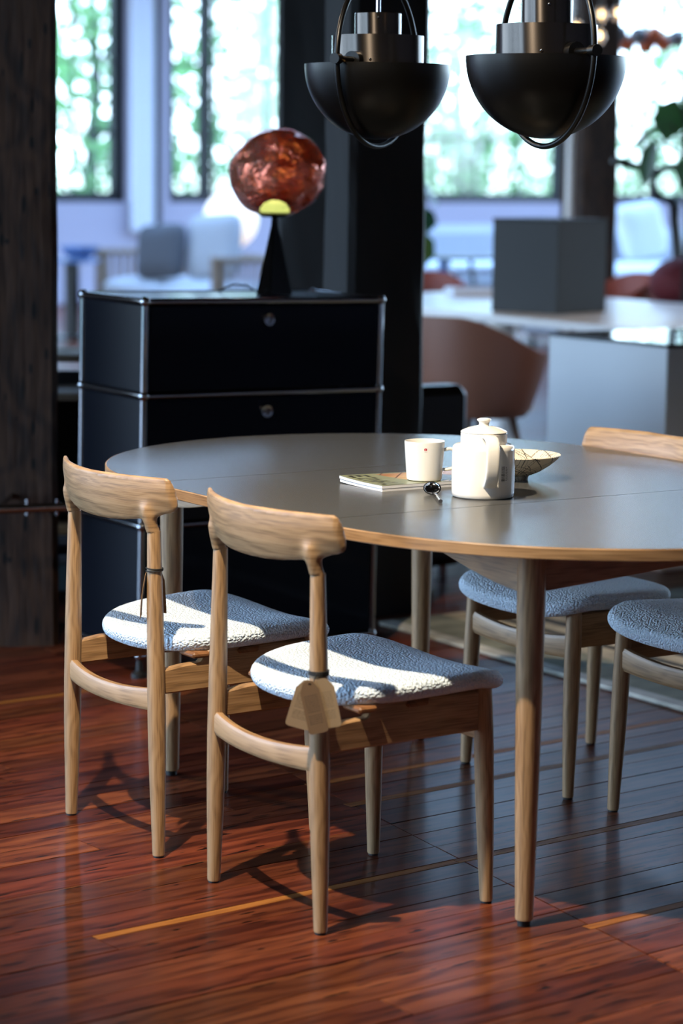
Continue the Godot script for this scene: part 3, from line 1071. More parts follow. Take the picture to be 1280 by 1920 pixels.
func build_tags(_chair: Node3D) -> void:
	# nearest chair: two card tags on a dark cord round the right rear post
	var post := E(2.532 - 0.186, 0.478, 3.80 - 0.1755)
	var t := thing("swing_tag", "pair of brown card tags hanging from dark cord on the nearest chair's post", "tag", post, 0.0)
	var cd := MB.new()
	for k in 3: cd.hoop(Vector3(0, 0.003 * k - 0.003, 0), Vector3(1, 0.03 * (k - 1), 0).normalized(), Vector3(0, 0, 1), 0.0178, 0.0014, 32, 6)
	cd.tube([Vector3(-0.004, -0.002, 0.0185), Vector3(-0.008, -0.010, 0.022), Vector3(-0.012, -0.020, 0.0235)], 0.0010, 6)
	obj("cord", cd.done(), M.cord, t)
	var spec := [[0.046, 0.088, -17.0, Vector3(-0.014, -0.010, 0.0215), 0], [0.044, 0.090, 12.0, Vector3(0.004, -0.006, 0.0225), 1], [0.036, 0.096, 15.0, Vector3(-0.020, -0.010, 0.0250), 2]]
	for q in spec:
		var m := MB.new().prism(tag_shape(q[0], q[1]), 0.0, 0.0007)
		for i in m.uv.size(): m.uv[i] = Vector2(m.p[i].x / q[0] + 0.5, -m.p[i].y / q[1])
		var mt := mat("tag_card_%d" % q[4], Color.WHITE, 0.85)
		mt.albedo_texture = tag_image(30 + q[4], [Color(0.56, 0.47, 0.36), Color(0.58, 0.49, 0.37), Color(0.43, 0.33, 0.23)][q[4]], [Color(0.40, 0.33, 0.25), Color(0.44, 0.38, 0.30), Color(0.30, 0.23, 0.16)][q[4]])
		var o := obj("card", m.done(), mt, t)
		o.position = q[3]
		o.rotation_degrees = Vector3(-4, 0, q[2] * 0.9)
		o.position.z = q[3].z + 0.002
	var ey := obj("eyelet", MB.new().tube([Vector3(-0.0155, -0.0165, 0.0265), Vector3(-0.0155, -0.0165, 0.0282)], 0.0028, 14).done(), M.steel, t)
	# second chair: cord and one curled tag seen from its edge
	var p2 := E(2.525 - 0.186, 0.578, 4.385 - 0.1721)
	var t2 := thing("swing_tag", "curled brown card tag on dark cord round the left chair's post", "tag", p2, 0.0)
	var c2 := MB.new()
	for k in 2: c2.hoop(Vector3(0, 0.0045 * k, 0), Vector3(1, 0.05 * (1 - 2 * k), 0).normalized(), Vector3(0, 0, 1), 0.0166, 0.0013, 32, 6)
	obj("cord", c2.done(), M.cord, t2)
	for side in 2:
		var R := []
		for i in 13:
			var u := i / 12.0
			var y := -0.006 - 0.088 * u
			var out := 0.018 + 0.010 * sin(u * 1.5)
			var row := PackedVector3Array()
			var w := 0.020 * minf(1.0, 0.45 + u * 2.2)
			for c in [[-1, 0.0], [1, 0.0], [1, 0.0008], [-1, 0.0008]]:
				if side == 0: row.append(Vector3(-out + c[1], y, -0.006 + c[0] * w))
				else: row.append(Vector3(0.006 + c[0] * w * 0.6 + 0.004 * u, y + 0.004, -out * 0.9 + c[1]))
			R.append(row)
		obj("card", MB.new().rings(R).done(30), M.kraft, t2)

# ---------------------------------------------------------------- cabinet and its lamp
func build_cabinet() -> void:
	var t := thing("drawer_cabinet", "glossy navy drawer cabinet in a chrome tube frame with ball joints", "cabinet", Vector3(-0.539, 0.0, -6.52), TURN)
	t.rotation_order = EULER_ORDER_ZYX
	t.rotation = Vector3(0, TURN, deg_to_rad(-0.9))
	# local: x to the right along the front, -z to the back
	var W := 0.75
	var D := 0.35
	var hs := [0.06, 0.41, 0.76, 1.01]
	var r := 0.0095
	for x in [0.0, W]:
		for z in [0.0, -D]:
			obj("upright_tube", MB.new().tube([Vector3(x, 0.06, z), Vector3(x, 1.01, z)], r, 16).done(), M.chrome, t)
			obj("foot", MB.new().lathe([Vector2(0, 0), Vector2(0.022, 0), Vector2(0.022, 0.012), Vector2(0.010, 0.020), Vector2(0.008, 0.055), Vector2(0, 0.055)], 20, Transform3D(Basis(), Vector3(x, 0, z))).done(), M.rubber, t)
			for h in hs: obj("ball_joint", MB.new().ball(Vector3(x, h, z), Vector3.ONE * 0.0145, 18).done(), M.chrome, t)
	for h in hs:
		for z in [0.0, -D]: obj("cross_tube", MB.new().tube([Vector3(0, h, z), Vector3(W, h, z)], r, 14).done(), M.chrome, t)
		for x in [0.0, W]: obj("cross_tube", MB.new().tube([Vector3(x, h, 0), Vector3(x, h, -D)], r, 14).done(), M.chrome, t)
	for k in 3:
		var y0: float = hs[k] + 0.010
		var y1: float = hs[k + 1] - 0.010
		var ym := (y0 + y1) / 2
		for x in [0.0, W]: obj("side_panel", MB.new().box(Vector3(x, ym, -D / 2), Vector3(0.008, y1 - y0, D - 0.022), 0.002).done(), M.navy_lacquer, t)
		obj("back_panel", MB.new().box(Vector3(W / 2, ym, -D), Vector3(W - 0.022, y1 - y0, 0.008), 0.002).done(), M.navy_lacquer, t)
		var dr := obj("drawer_front", MB.new().box(Vector3(W / 2, ym, 0.002), Vector3(W - 0.024, y1 - y0 - 0.003, 0.012), 0.003).done(), M.navy_lacquer, t)
		var kn := MB.new()
		var ky := y1 - 0.040
		var xf := Transform3D(Basis(Vector3(1, 0, 0), Vector3(0, 0, 1), Vector3(0, -1, 0)), Vector3(W * 0.50, ky, 0.008))
		kn.lathe([Vector2(0, 0.004), Vector2(0.008, 0.004), Vector2(0.0095, 0.010), Vector2(0.0165, 0.011), Vector2(0.0185, 0.006), Vector2(0.0195, 0), Vector2(0, 0)], 28, xf)
		obj("lock_knob", kn.done(), M.chrome, dr)
	obj("top_panel", MB.new().box(Vector3(W / 2, 1.012, -D / 2), Vector3(W - 0.02, 0.008, D - 0.02), 0.002).done(), M.navy_lacquer, t)
	obj("bottom_panel", MB.new().box(Vector3(W / 2, 0.06, -D / 2), Vector3(W - 0.02, 0.008, D - 0.02), 0.002).done(), M.navy_lacquer, t)
	build_glass_lamp()

func build_glass_lamp() -> void:
	var base := Vector3(-0.196, 1.0115, -6.945)
	var t := thing("table_lamp", "copper mirrored melted glass globe lamp on black pyramid base", "lamp", base, 0.35)
	var py := MB.new()
	var R := []
	for q in [[0.0, 0.050], [0.006, 0.050], [0.19, 0.0105], [0.222, 0.008]]:
		var row := PackedVector3Array()
		for k in 4:
			var an := TAU * k / 4.0 + 0.55
			for e in [-1, 1]: row.append(Vector3(cos(an + e * 0.05) * q[1], q[0], sin(an + e * 0.05) * q[1]))
		R.append(row)
	py.rings(R)
	obj("base", py.done(30), M.black_gloss, t)
	var rt := MB.new()
	rt.lathe([Vector2(0, 0.215), Vector2(0.035, 0.215), Vector2(0.05, 0.224), Vector2(0.043, 0.228), Vector2(0, 0.228)], 32)
	obj("collar", rt.done(), M.black_gloss, t)
	var n := FastNoiseLite.new()
	n.seed = 31
	n.frequency = 9.0
	n.fractal_octaves = 1
	var rings := []
	for i in 65:
		var th := PI * (0.02 + 0.96 * i / 64.0)
		var row := PackedVector3Array()
		for j in 96:
			var ph := TAU * j / 96
			var d := Vector3(sin(th) * cos(ph), -cos(th), sin(th) * sin(ph))
			var q := Vector3(d.x * 0.132, d.y * 0.122, d.z * 0.132)
			var sq := 1.0 + 0.07 * (absf(d.x * 0.8 + d.y * 0.5) - 0.5)
			q *= sq + n.get_noise_3dv(q * 1.3) * 0.035
			row.append(q + Vector3(0.006, 0.338, 0))
		rings.append(row)
	var gm := mat("copper_glass", Color(0.80, 0.43, 0.33, 0.05), 0.015, 0.87)
	gm.transparency = BaseMaterial3D.TRANSPARENCY_ALPHA
	var wv := FastNoiseLite.new()
	wv.seed = 8
	wv.frequency = 0.011
	wv.fractal_octaves = 2
	wv.domain_warp_enabled = true
	wv.domain_warp_amplitude = 60.0
	wv.domain_warp_frequency = 0.012
	var wi := wv.get_seamless_image(512, 256)
	wi.convert(Image.FORMAT_L8)
	gm.heightmap_enabled = true
	gm.heightmap_texture = tex(wi)
	gm.heightmap_scale = 1.6
	gm.uv1_scale = Vector3(1.0 / 0.84, 1.0 / 0.40, 1)
	obj("glass_globe", MB.new().rings(rings).done(180), gm, t)
	var em := mat("lamp_dome_glow", Color(0.95, 0.95, 0.8), 0.5)
	em.emission_enabled = true
	em.emission = Color(0.93, 1.0, 0.55)
	em.emission_energy_multiplier = 7.0
	obj("light_dome", MB.new().lathe([Vector2(0, 0.229), Vector2(0.042, 0.229), Vector2(0.041, 0.240), Vector2(0.030, 0.254), Vector2(0.014, 0.261), Vector2(0, 0.262)], 32).done(50), em, t)
	var l := OmniLight3D.new()
	l.name = "lamp_glow"
	l.position = Vector3(0, 0.29, 0)
	l.light_color = Color(1.0, 0.9, 0.62)
	l.light_energy = 0.014
	l.light_size = 0.03
	l.omni_range = 40
	l.omni_attenuation = 2
	l.shadow_enabled = true
	t.add_child(l)
	var cb := obj("lamp_cable", MB.new().tube([Vector3(0, 0.003, 0), Vector3(-0.03, 0.022, -0.02), Vector3(-0.06, 0.024, -0.05), Vector3(-0.085, 0.004, -0.10), Vector3(-0.05, 0.004, -0.2)], 0.0025, 8).done(), M.cord, t)
	cb.position = Vector3(-0.045, 0.002, 0.0)

# ---------------------------------------------------------------- pendants
func pendant(at: Vector3, dir: float, label: String) -> void:
	# at = middle of the bowl's rim
	var t := thing("pendant_lamp", label, "pendant lamp", at, 0.0, "black pendant lamps over the table")
	var bowl := []
	var R := 0.1605
	for i in 25: bowl.append(Vector2(R * sin(PI / 2 * i / 24.0), -0.162 * cos(PI / 2 * i / 24.0)))
	bowl[0].x = 0
	for i in 25: bowl.append(Vector2((R - 0.0018) * cos(PI / 2 * i / 24.0), -0.160 * sin(PI / 2 * i / 24.0)))
	bowl[-1].x = 0
	obj("bowl_shade", MB.new().lathe(bowl, 72).done(50), M.black_metal, t)
	obj("drum", MB.new().lathe([Vector2(0.1012, -0.01), Vector2(0.1012, 0.062), Vector2(0.0996, 0.062), Vector2(0.0996, -0.01), Vector2(0.1012, -0.01)], 64).done(40), M.gun_metal, t)
	obj("drum_lid", MB.new().lathe([Vector2(0.049, 0.054), Vector2(0.0994, 0.054), Vector2(0.0994, 0.056), Vector2(0.049, 0.056), Vector2(0.049, 0.054)], 48).done(), M.black_metal, t)
	obj("cap_cylinder", MB.new().lathe([Vector2(0, 0.05), Vector2(0.0513, 0.05), Vector2(0.0513, 0.110), Vector2(0.050, 0.1113), Vector2(0, 0.1113)], 56).done(40), M.gun_metal, t)
	var dv := Vector3(sin(dir), 0, cos(dir))
	for q in [[0.1016, 0.008, -0.05], [0.0517, 0.10, 0.0]]:
		obj("screw", MB.new().ball(Vector3(q[2] * 0.35, q[1], q[0]), Vector3(0.003, 0.003, 0.0016), 10).done(), M.steel, t)
	obj("hoop", MB.new().hoop(Vector3(0, 0.008, 0), dv, Vector3.UP, 0.185, 0.0060, 88, 12).done(), M.black_metal, t)
	for s in [-1, 1]:
		obj("pivot_knob", MB.new().tube([dv * s * 0.10 + Vector3(0, 0.006, 0), dv * s * 0.12 + Vector3(0, 0.006, 0), dv * s * 0.1201 + Vector3(0, 0.006, 0), dv * s * 0.176 + Vector3(0, 0.006, 0), dv * s * 0.1761 + Vector3(0, 0.006, 0), dv * s * 0.197 + Vector3(0, 0.006, 0)], [0.019, 0.019, 0.007, 0.007, 0.0115, 0.0115], 22).done(), M.black_metal, t)
	obj("rod", MB.new().tube([Vector3(0, 0.11, 0), Vector3(0, 4.29 - at.y, 0)], 0.0052, 14).done(), M.steel, t)
	var em := mat("pendant_bulb_%s" % t.name, Color(1, 0.9, 0.75), 0.4)
	em.emission_enabled = true
	em.emission = Color(1.0, 0.78, 0.5)
	em.emission_energy_multiplier = 3.0
	obj("bulb", MB.new().ball(Vector3(0, -0.03, 0), Vector3.ONE * 0.03, 18).done(), em, t)
	obj("lamp_holder", MB.new().tube([Vector3(0, -0.004, 0), Vector3(0, 0.06, 0)], 0.016, 16).done(), M.black_metal, t)
	var l := OmniLight3D.new()
	l.name = "pendant_glow"
	l.position = Vector3(0, -0.03, 0)
	l.light_color = Color(1.0, 0.76, 0.48)
	l.light_energy = 0.12
	l.light_size = 0.03
	l.omni_range = 40
	l.omni_attenuation = 2
	l.shadow_enabled = true
	t.add_child(l)

func build_pendants() -> void:
	pendant(Vector3(0.068, 1.592, -5.508), -0.50, "left of the two black bowl pendant lamps, in front of the dark posts")
	pendant(Vector3(0.398, 1.592, -5.008), 0.44, "right of the two black bowl pendant lamps, in front of the bright window")

# ---------------------------------------------------------------- things on the table
func build_tableware() -> void:
	var top := 0.7226
	# teapot
	var tp := thing("teapot", "tall white china teapot with domed lid and strap handle", "teapot", Vector3(0.281, top, -4.881), 0.0)
	obj("body", MB.new().lathe([Vector2(0, 0.0), Vector2(0.058, 0.0), Vector2(0.0615, 0.003), Vector2(0.0625, 0.010), Vector2(0.0628, 0.05), Vector2(0.0625, 0.098), Vector2(0.0605, 0.1055), Vector2(0.056, 0.1085), Vector2(0.0475, 0.1095), Vector2(0.0462, 0.1105), Vector2(0.0462, 0.131), Vector2(0.0448, 0.1325), Vector2(0, 0.1325)], 64).done(42), M.white_china, tp)
	var lid := obj("lid", MB.new().lathe([Vector2(0, 0.1325), Vector2(0.0455, 0.1325), Vector2(0.0465, 0.1345), Vector2(0.044, 0.137), Vector2(0.032, 0.1425), Vector2(0.018, 0.146), Vector2(0.011, 0.147), Vector2(0, 0.147)], 56).done(50), M.white_china, tp)
	obj("lid_knob", MB.new().lathe([Vector2(0, 0.1465), Vector2(0.0115, 0.1465), Vector2(0.0098, 0.151), Vector2(0.0115, 0.1555), Vector2(0.0142, 0.158), Vector2(0.0138, 0.1605), Vector2(0.009, 0.1622), Vector2(0, 0.1625)], 32).done(50), M.white_china, lid)
	var hd := Vector3(sin(0.16), 0, cos(0.16))
	var hp := []
	for q in [[0.040, 0.128], [0.056, 0.1285], [0.072, 0.1265], [0.083, 0.118], [0.088, 0.104], [0.0885, 0.085], [0.086, 0.065], [0.080, 0.048], [0.072, 0.036], [0.058, 0.027]]: hp.append(hd * q[0] + Vector3(0, q[1], 0))
	obj("handle", strap(hp, hd.cross(Vector3.UP).normalized(), 0.0135, 0.0045), M.white_china, tp)
	var sd := -hd
	obj("spout", MB.new().tube([sd * 0.05 + Vector3(0, 0.05, 0), sd * 0.075 + Vector3(0, 0.065, 0), sd * 0.092 + Vector3(0, 0.09, 0), sd * 0.105 + Vector3(0, 0.112, 0)], [0.020, 0.016, 0.012, 0.010], 20).done(), M.white_china, tp)
	tp.scale = Vector3(1.0, 0.965, 1.0)
	# bar code sticker on the body's right
	var st := Image.create(64, 128, false, Image.FORMAT_RGB8)
	st.fill(Color(0.86, 0.85, 0.82))
	var r := RandomNumberGenerator.new()
	r.seed = 5
	var y := 14
	while y < 114:
		var h := r.randi_range(1, 4)
		st.fill_rect(Rect2i(14, y, 22, h), Color(0.12, 0.12, 0.12))
		y += h + r.randi_range(1, 4)
	for q in 9: st.fill_rect(Rect2i(42, 18 + q * 10, 7, 5), Color(0.35, 0.34, 0.33))
	for q in 7: st.fill_rect(Rect2i(54, 30 + q * 11, 4, 5), Color(0.55, 0.54, 0.52))
	var sm := mat("sticker_print", Color.WHITE, 0.4)
	sm.albedo_texture = tex(st)
	obj("sticker", curved_patch(0.0632, 0.025, 0.042, 0.052, 0.66), sm, tp)
	# magazine
	build_magazine(top)
	# mug stands on the magazine
	var mg := thing("mug", "white china mug with small red round logo standing on the magazine", "mug", Vector3(0.169, top + 0.0122, -5.035), 0.0)
	var pr := [Vector2(0, 0.0), Vector2(0.033, 0.0), Vector2(0.0358, 0.002), Vector2(0.0366, 0.006), Vector2(0.0418, 0.0795), Vector2(0.0412, 0.0808), Vector2(0.0402, 0.0800), Vector2(0.0350, 0.010), Vector2(0.031, 0.006), Vector2(0, 0.0055)]
	obj("body", MB.new().lathe(pr, 56).done(42), M.white_china, mg)
	var md := Vector3(cos(0.05), 0, sin(0.05))
	var mp := []
	for q in [[0.038, 0.062], [0.050, 0.0655], [0.060, 0.064], [0.0665, 0.056], [0.068, 0.045], [0.065, 0.033], [0.057, 0.025], [0.047, 0.0225], [0.036, 0.023]]: mp.append(md * q[0] + Vector3(0, q[1], 0))
	obj("handle", strap(mp, md.cross(Vector3.UP).normalized(), 0.006, 0.0034), M.white_china, mg)
	var lg := Image.create(64, 64, false, Image.FORMAT_RGB8)
	lg.fill(Color(0.90, 0.885, 0.85))
	for yy in 42:
		for xx in 48:
			var d := Vector2(xx - 23.5, yy - 20.5).length()
			if d < 19.5 and not (absf(xx - 23.5) < 4.5 - absf(yy - 24.0) * 0.12 and yy > 11 and yy < 37) and Vector2(xx - 23.5, yy - 7.5).length() > 3.2: lg.set_pixel(xx + 8, yy + 3, Color(0.68, 0.05, 0.12))
	write(lg, "iittala", 11, 50, 1, 2, Color(0.15, 0.12, 0.12))
	var lm := mat("mug_print", Color.WHITE, 0.12)
	lm.albedo_texture = tex(lg)
	obj("logo", curved_patch(0.0413, 0.0095, 0.0095, 0.0655, 0.02, 0.0706), lm, mg)
	# bowl
	var bi := Image.create(256, 256, false, Image.FORMAT_RGB8)
	bi.fill(Color(0.86, 0.81, 0.71))
	r.seed = 3
	for k in 26:
		var x := r.randf() * 256.0
		var yy := r.randf() * 256.0
		var an := r.randf_range(0.3, 0.9) if k % 2 == 0 else r.randf_range(1.9, 2.5)
		for s in 260:
			an += r.randfn() * 0.02
			x += cos(an); yy += sin(an)
			if k % 3 == 1 and s % 9 > 5: continue
			var wd := 2 if (k % 4 == 0 or (s / 40) % 3 == 0) else 1
			bi.fill_rect(Rect2i(posmod(int(x), 254), posmod(int(yy), 254), wd, wd), Color(0.07, 0.07, 0.06))
	var bm := mat("bowl_glaze", Color.WHITE, 0.5)
	bm.albedo_texture = tex(bi)
	bm.uv1_scale = Vector3(3.0, 6.0, 1)
	var bo := obj("bowl", MB.new().lathe([Vector2(0, 0.006), Vector2(0.022, 0.006), Vector2(0.023, 0.0), Vector2(0.026, 0.0), Vector2(0.028, 0.010), Vector2(0.050, 0.021), Vector2(0.070, 0.036), Vector2(0.085, 0.050), Vector2(0.0945, 0.0625), Vector2(0.0940, 0.0640), Vector2(0.092, 0.0635), Vector2(0.081, 0.051), Vector2(0.066, 0.037), Vector2(0.047, 0.024), Vector2(0.024, 0.014), Vector2(0, 0.012)], 72).done(50), bm)
	bo.position = Vector3(0.365, top, -5.158)
	bo.scale = Vector3(1.0, 0.84, 1.0)
	tag(bo, "wide cream bowl with thin black crackle lines behind the teapot", "bowl")
	# spoon
	var sp := thing("spoon", "small polished steel spoon lying beside the magazine", "spoon", Vector3(0.181, top, -4.905), 0.0)
	var dome := []
	for i in 9: dome.append(Vector2(sin(PI / 2 * i / 8.0), -cos(PI / 2 * i / 8.0)))
	for i in 9: dome.append(Vector2(0.94 * cos(PI / 2 * i / 8.0), -0.90 * sin(PI / 2 * i / 8.0)))
	dome[0].x = 0; dome[-1].x = 0
	obj("spoon_bowl", MB.new().lathe(dome, 28, Transform3D(Basis(Vector3(1, 0, 0), 0.42) * Basis.from_scale(Vector3(0.018, 0.008, 0.024)), Vector3(0, 0.0125, 0))).done(60), M.steel, sp)
	obj("spoon_handle", MB.new().tube([Vector3(0.001, 0.0050, 0.019), Vector3(0.004, 0.0062, 0.04), Vector3(0.008, 0.0058, 0.08), Vector3(0.012, 0.0035, 0.13)], [0.0026, 0.0026, 0.0034, 0.0042], 10).done(), M.steel, sp)

func strap(pts: Array, side: Vector3, half: float, th: float) -> ArrayMesh:
	var R := []
	for i in pts.size():
		var t: Vector3 = (pts[mini(i + 1, pts.size() - 1)] - pts[maxi(i - 1, 0)]).normalized()
		var n := side.cross(t).normalized()
		var row := PackedVector3Array()
		for j in 16:
			var an := TAU * j / 16
			var c := cos(an)
			var s := sin(an)
			row.append(pts[i] + side * half * signf(c) * pow(absf(c), 0.6) + n * th * signf(s) * pow(absf(s), 0.6))
		R.append(row)
	return MB.new().rings(R).done(60)

func curved_patch(rad: float, w: float, h: float, y: float, az: float, top_rad := 0.0) -> ArrayMesh:
	# a label laid round a cylinder; az = 0 faces +z
	var m := MB.new()
	var n := 8
	for i in n:
		for k in 1:
			var a0 := az - w / rad / 2 + w / rad * i / n
			var a1 := az - w / rad / 2 + w / rad * (i + 1) / n
			var d0 := Vector3(sin(a0), 0, cos(a0))
			var d1 := Vector3(sin(a1), 0, cos(a1))
			var lo := rad - (0.0 if top_rad == 0.0 else h * 0.071)
			m.quad(d0 * rad + Vector3(0, y + h / 2, 0), d1 * rad + Vector3(0, y + h / 2, 0), d1 * lo + Vector3(0, y - h / 2, 0), d0 * lo + Vector3(0, y - h / 2, 0), Vector2(float(i) / n, 0), Vector2(float(i + 1) / n, 0), Vector2(float(i + 1) / n, 1), Vector2(float(i) / n, 1))
	return m.done(60)

func build_magazine(top: float) -> void:
	var t := thing("magazine", "thick magazine with olive and ochre cover lying under the mug", "magazine", Vector3(0.081, top, -4.932), 0.0)
	# local corner at the origin; width runs away-left, length runs right-away
	var wv := Vector3(-0.086, 0, -0.130)
	var lv := Vector3(0.245, 0, -0.155)
	var block := func(y0: float, y1: float, inset: float, curl: float, sag: float) -> ArrayMesh:
		var m := MB.new()
		var nx := 12
		var ny := 10
		var P := func(i: int, j: int, hi: bool) -> Vector3:
			var u := lerpf(inset, 1.0 - inset, float(i) / nx)
			var v := lerpf(inset, 1.0 - inset, float(j) / ny)
			var y := y1 if hi else y0
			y += curl * pow(v, 3.0) * (1.0 - u) + sag * sin(u * 3.0)
			return lv * u + wv * v + Vector3(0, y, 0)
		for hi in [true, false]:
			for i in nx:
				for j in ny:
					var q := [P.call(i, j, hi), P.call(i + 1, j, hi), P.call(i + 1, j + 1, hi), P.call(i, j + 1, hi)]
					var us := [Vector2(float(i) / nx, 1.0 - float(j) / ny), Vector2(float(i + 1) / nx, 1.0 - float(j) / ny), Vector2(float(i + 1) / nx, 1.0 - float(j + 1) / ny), Vector2(float(i) / nx, 1.0 - float(j + 1) / ny)]
					if hi: m.quad(q[0], q[1], q[2], q[3], us[0], us[1], us[2], us[3])
					else: m.quad(q[3], q[2], q[1], q[0], us[3], us[2], us[1], us[0])
		for i in nx:
			m.quad(P.call(i, 0, false), P.call(i + 1, 0, false), P.call(i + 1, 0, true), P.call(i, 0, true))
			m.quad(P.call(i + 1, ny, false), P.call(i, ny, false), P.call(i, ny, true), P.call(i + 1, ny, true))
		for j in ny:
			m.quad(P.call(0, j + 1, false), P.call(0, j, false), P.call(0, j, true), P.call(0, j + 1, true))
			m.quad(P.call(nx, j, false), P.call(nx, j + 1, false), P.call(nx, j + 1, true), P.call(nx, j, true))
		m.fix(0)
		return m.done(30)
	obj("page_block", block.call(0.0, 0.0052, 0.004, 0.003, 0.0), M.paper, t)
	obj("page_block", block.call(0.0058, 0.0112, 0.0, 0.004, 0.0), M.paper, t)
	var im := Image.create(256, 256, false, Image.FORMAT_RGB8)
	im.fill(Color(0.50, 0.51, 0.40))
	# u runs along the length, v across; the picture lies towards the far end
	for y in 256:
		for x in 256:
			var e := 70 + 0.12 * y
			if x > e and y > 14 and y < 244: im.set_pixel(x, y, Color(0.62, 0.43, 0.25).lerp(Color(0.74, 0.60, 0.40), clampf(0.5 + 0.5 * sin(x * 0.045 + y * 0.03), 0, 1)))
			if x > e and (posmod(x * 2 + y, 90) < 7 or posmod(x - y * 2, 120) < 6): im.set_pixel(x, y, Color(0.30, 0.17, 0.10))
			if x > e + 60 and y > 120 and y < 170: im.set_pixel(x, y, Color(0.78, 0.70, 0.55))
	# title letters run across the width, read from the far edge
	var ti := Image.create(256, 256, false, Image.FORMAT_RGB8)
	ti.fill(Color(1, 1, 1))
	write(ti, "EINKU", 14, 12, 8, 8, Color(0, 0, 0))
	for y in 60:
		for x in 256:
			if ti.get_pixel(x, y).r < 0.5: im.set_pixel(62 - y, x, Color(0.16, 0.15, 0.10))
	var cm := mat("magazine_cover", Color.WHITE, 0.32)
	cm.albedo_texture = tex(im)
	obj("cover", block.call(0.0114, 0.0120, 0.0, 0.004, 0.0), cm, t)

# ---------------------------------------------------------------- background furniture
func cushion(called: String, s: Vector3, m: Material, parent: Node3D, at: Vector3, rot: Vector3) -> MeshInstance3D:
	var R := []
	for i in 17:
		var ph := -PI / 2 + PI * i / 16.0
		var row := PackedVector3Array()
		for j in 40:
			var th := TAU * j / 40
			var c := cos(th)
			var sn := sin(th)
			var rr := pow(pow(absf(c), 7.0) + pow(absf(sn), 7.0), -1.0 / 7.0)
			var k := pow(maxf(cos(ph), 0.0), 0.55)
			row.append(Vector3(rr * c * k * s.x / 2, rr * sn * k * s.y / 2, sin(ph) * s.z / 2))
		R.append(row)
	var o := obj(called, MB.new().rings(R).done(60), m, parent)
	o.position = at
	o.rotation = rot
	return o

func tub_chair(label: String, at: Vector3, turn: float, m: Material) -> Node3D:
	var t := thing("tub_chair", label, "chair", at, turn, "leather tub chairs around the white table")
	# local +x is the front
	var R := []
	var n := 41
	for i in n:
		var u := -1.0 + 2.0 * i / (n - 1)
		var an := PI + u * 2.15
		var top := lerpf(0.80, 0.66, smoothstep(0.30, 1.0, absf(u)))
		var row := PackedVector3Array()
		for q in [[0.215, 0.40, 0.0], [0.245, 0.44, 0.0], [0.285, 0.56, 0.0], [0.305, top - 0.01, 0.0], [0.297, top, 0.0], [0.287, top - 0.01, 0.0], [0.265, 0.58, 0.0], [0.225, 0.47, 0.0], [0.20, 0.43, 0.0]]:
			row.append(Vector3(cos(an) * q[0] * 0.98, q[1], sin(an) * q[0]))
		R.append(row)
	obj("shell", MB.new().rings(R).done(50), m, t)
	obj("seat", MB.new().lathe([Vector2(0, 0.40), Vector2(0.20, 0.40), Vector2(0.235, 0.425), Vector2(0.23, 0.45), Vector2(0.19, 0.465), Vector2(0, 0.465)], 36).done(50), m, t)
	for k in 4:
		var an := PI / 4 + PI / 2 * k
		obj("leg", MB.new().tube([Vector3(cos(an) * 0.15, 0.41, sin(an) * 0.15), Vector3(cos(an) * 0.25, 0.0, sin(an) * 0.25)], [0.017, 0.010], 12).done(), M.teak, t)
	return t

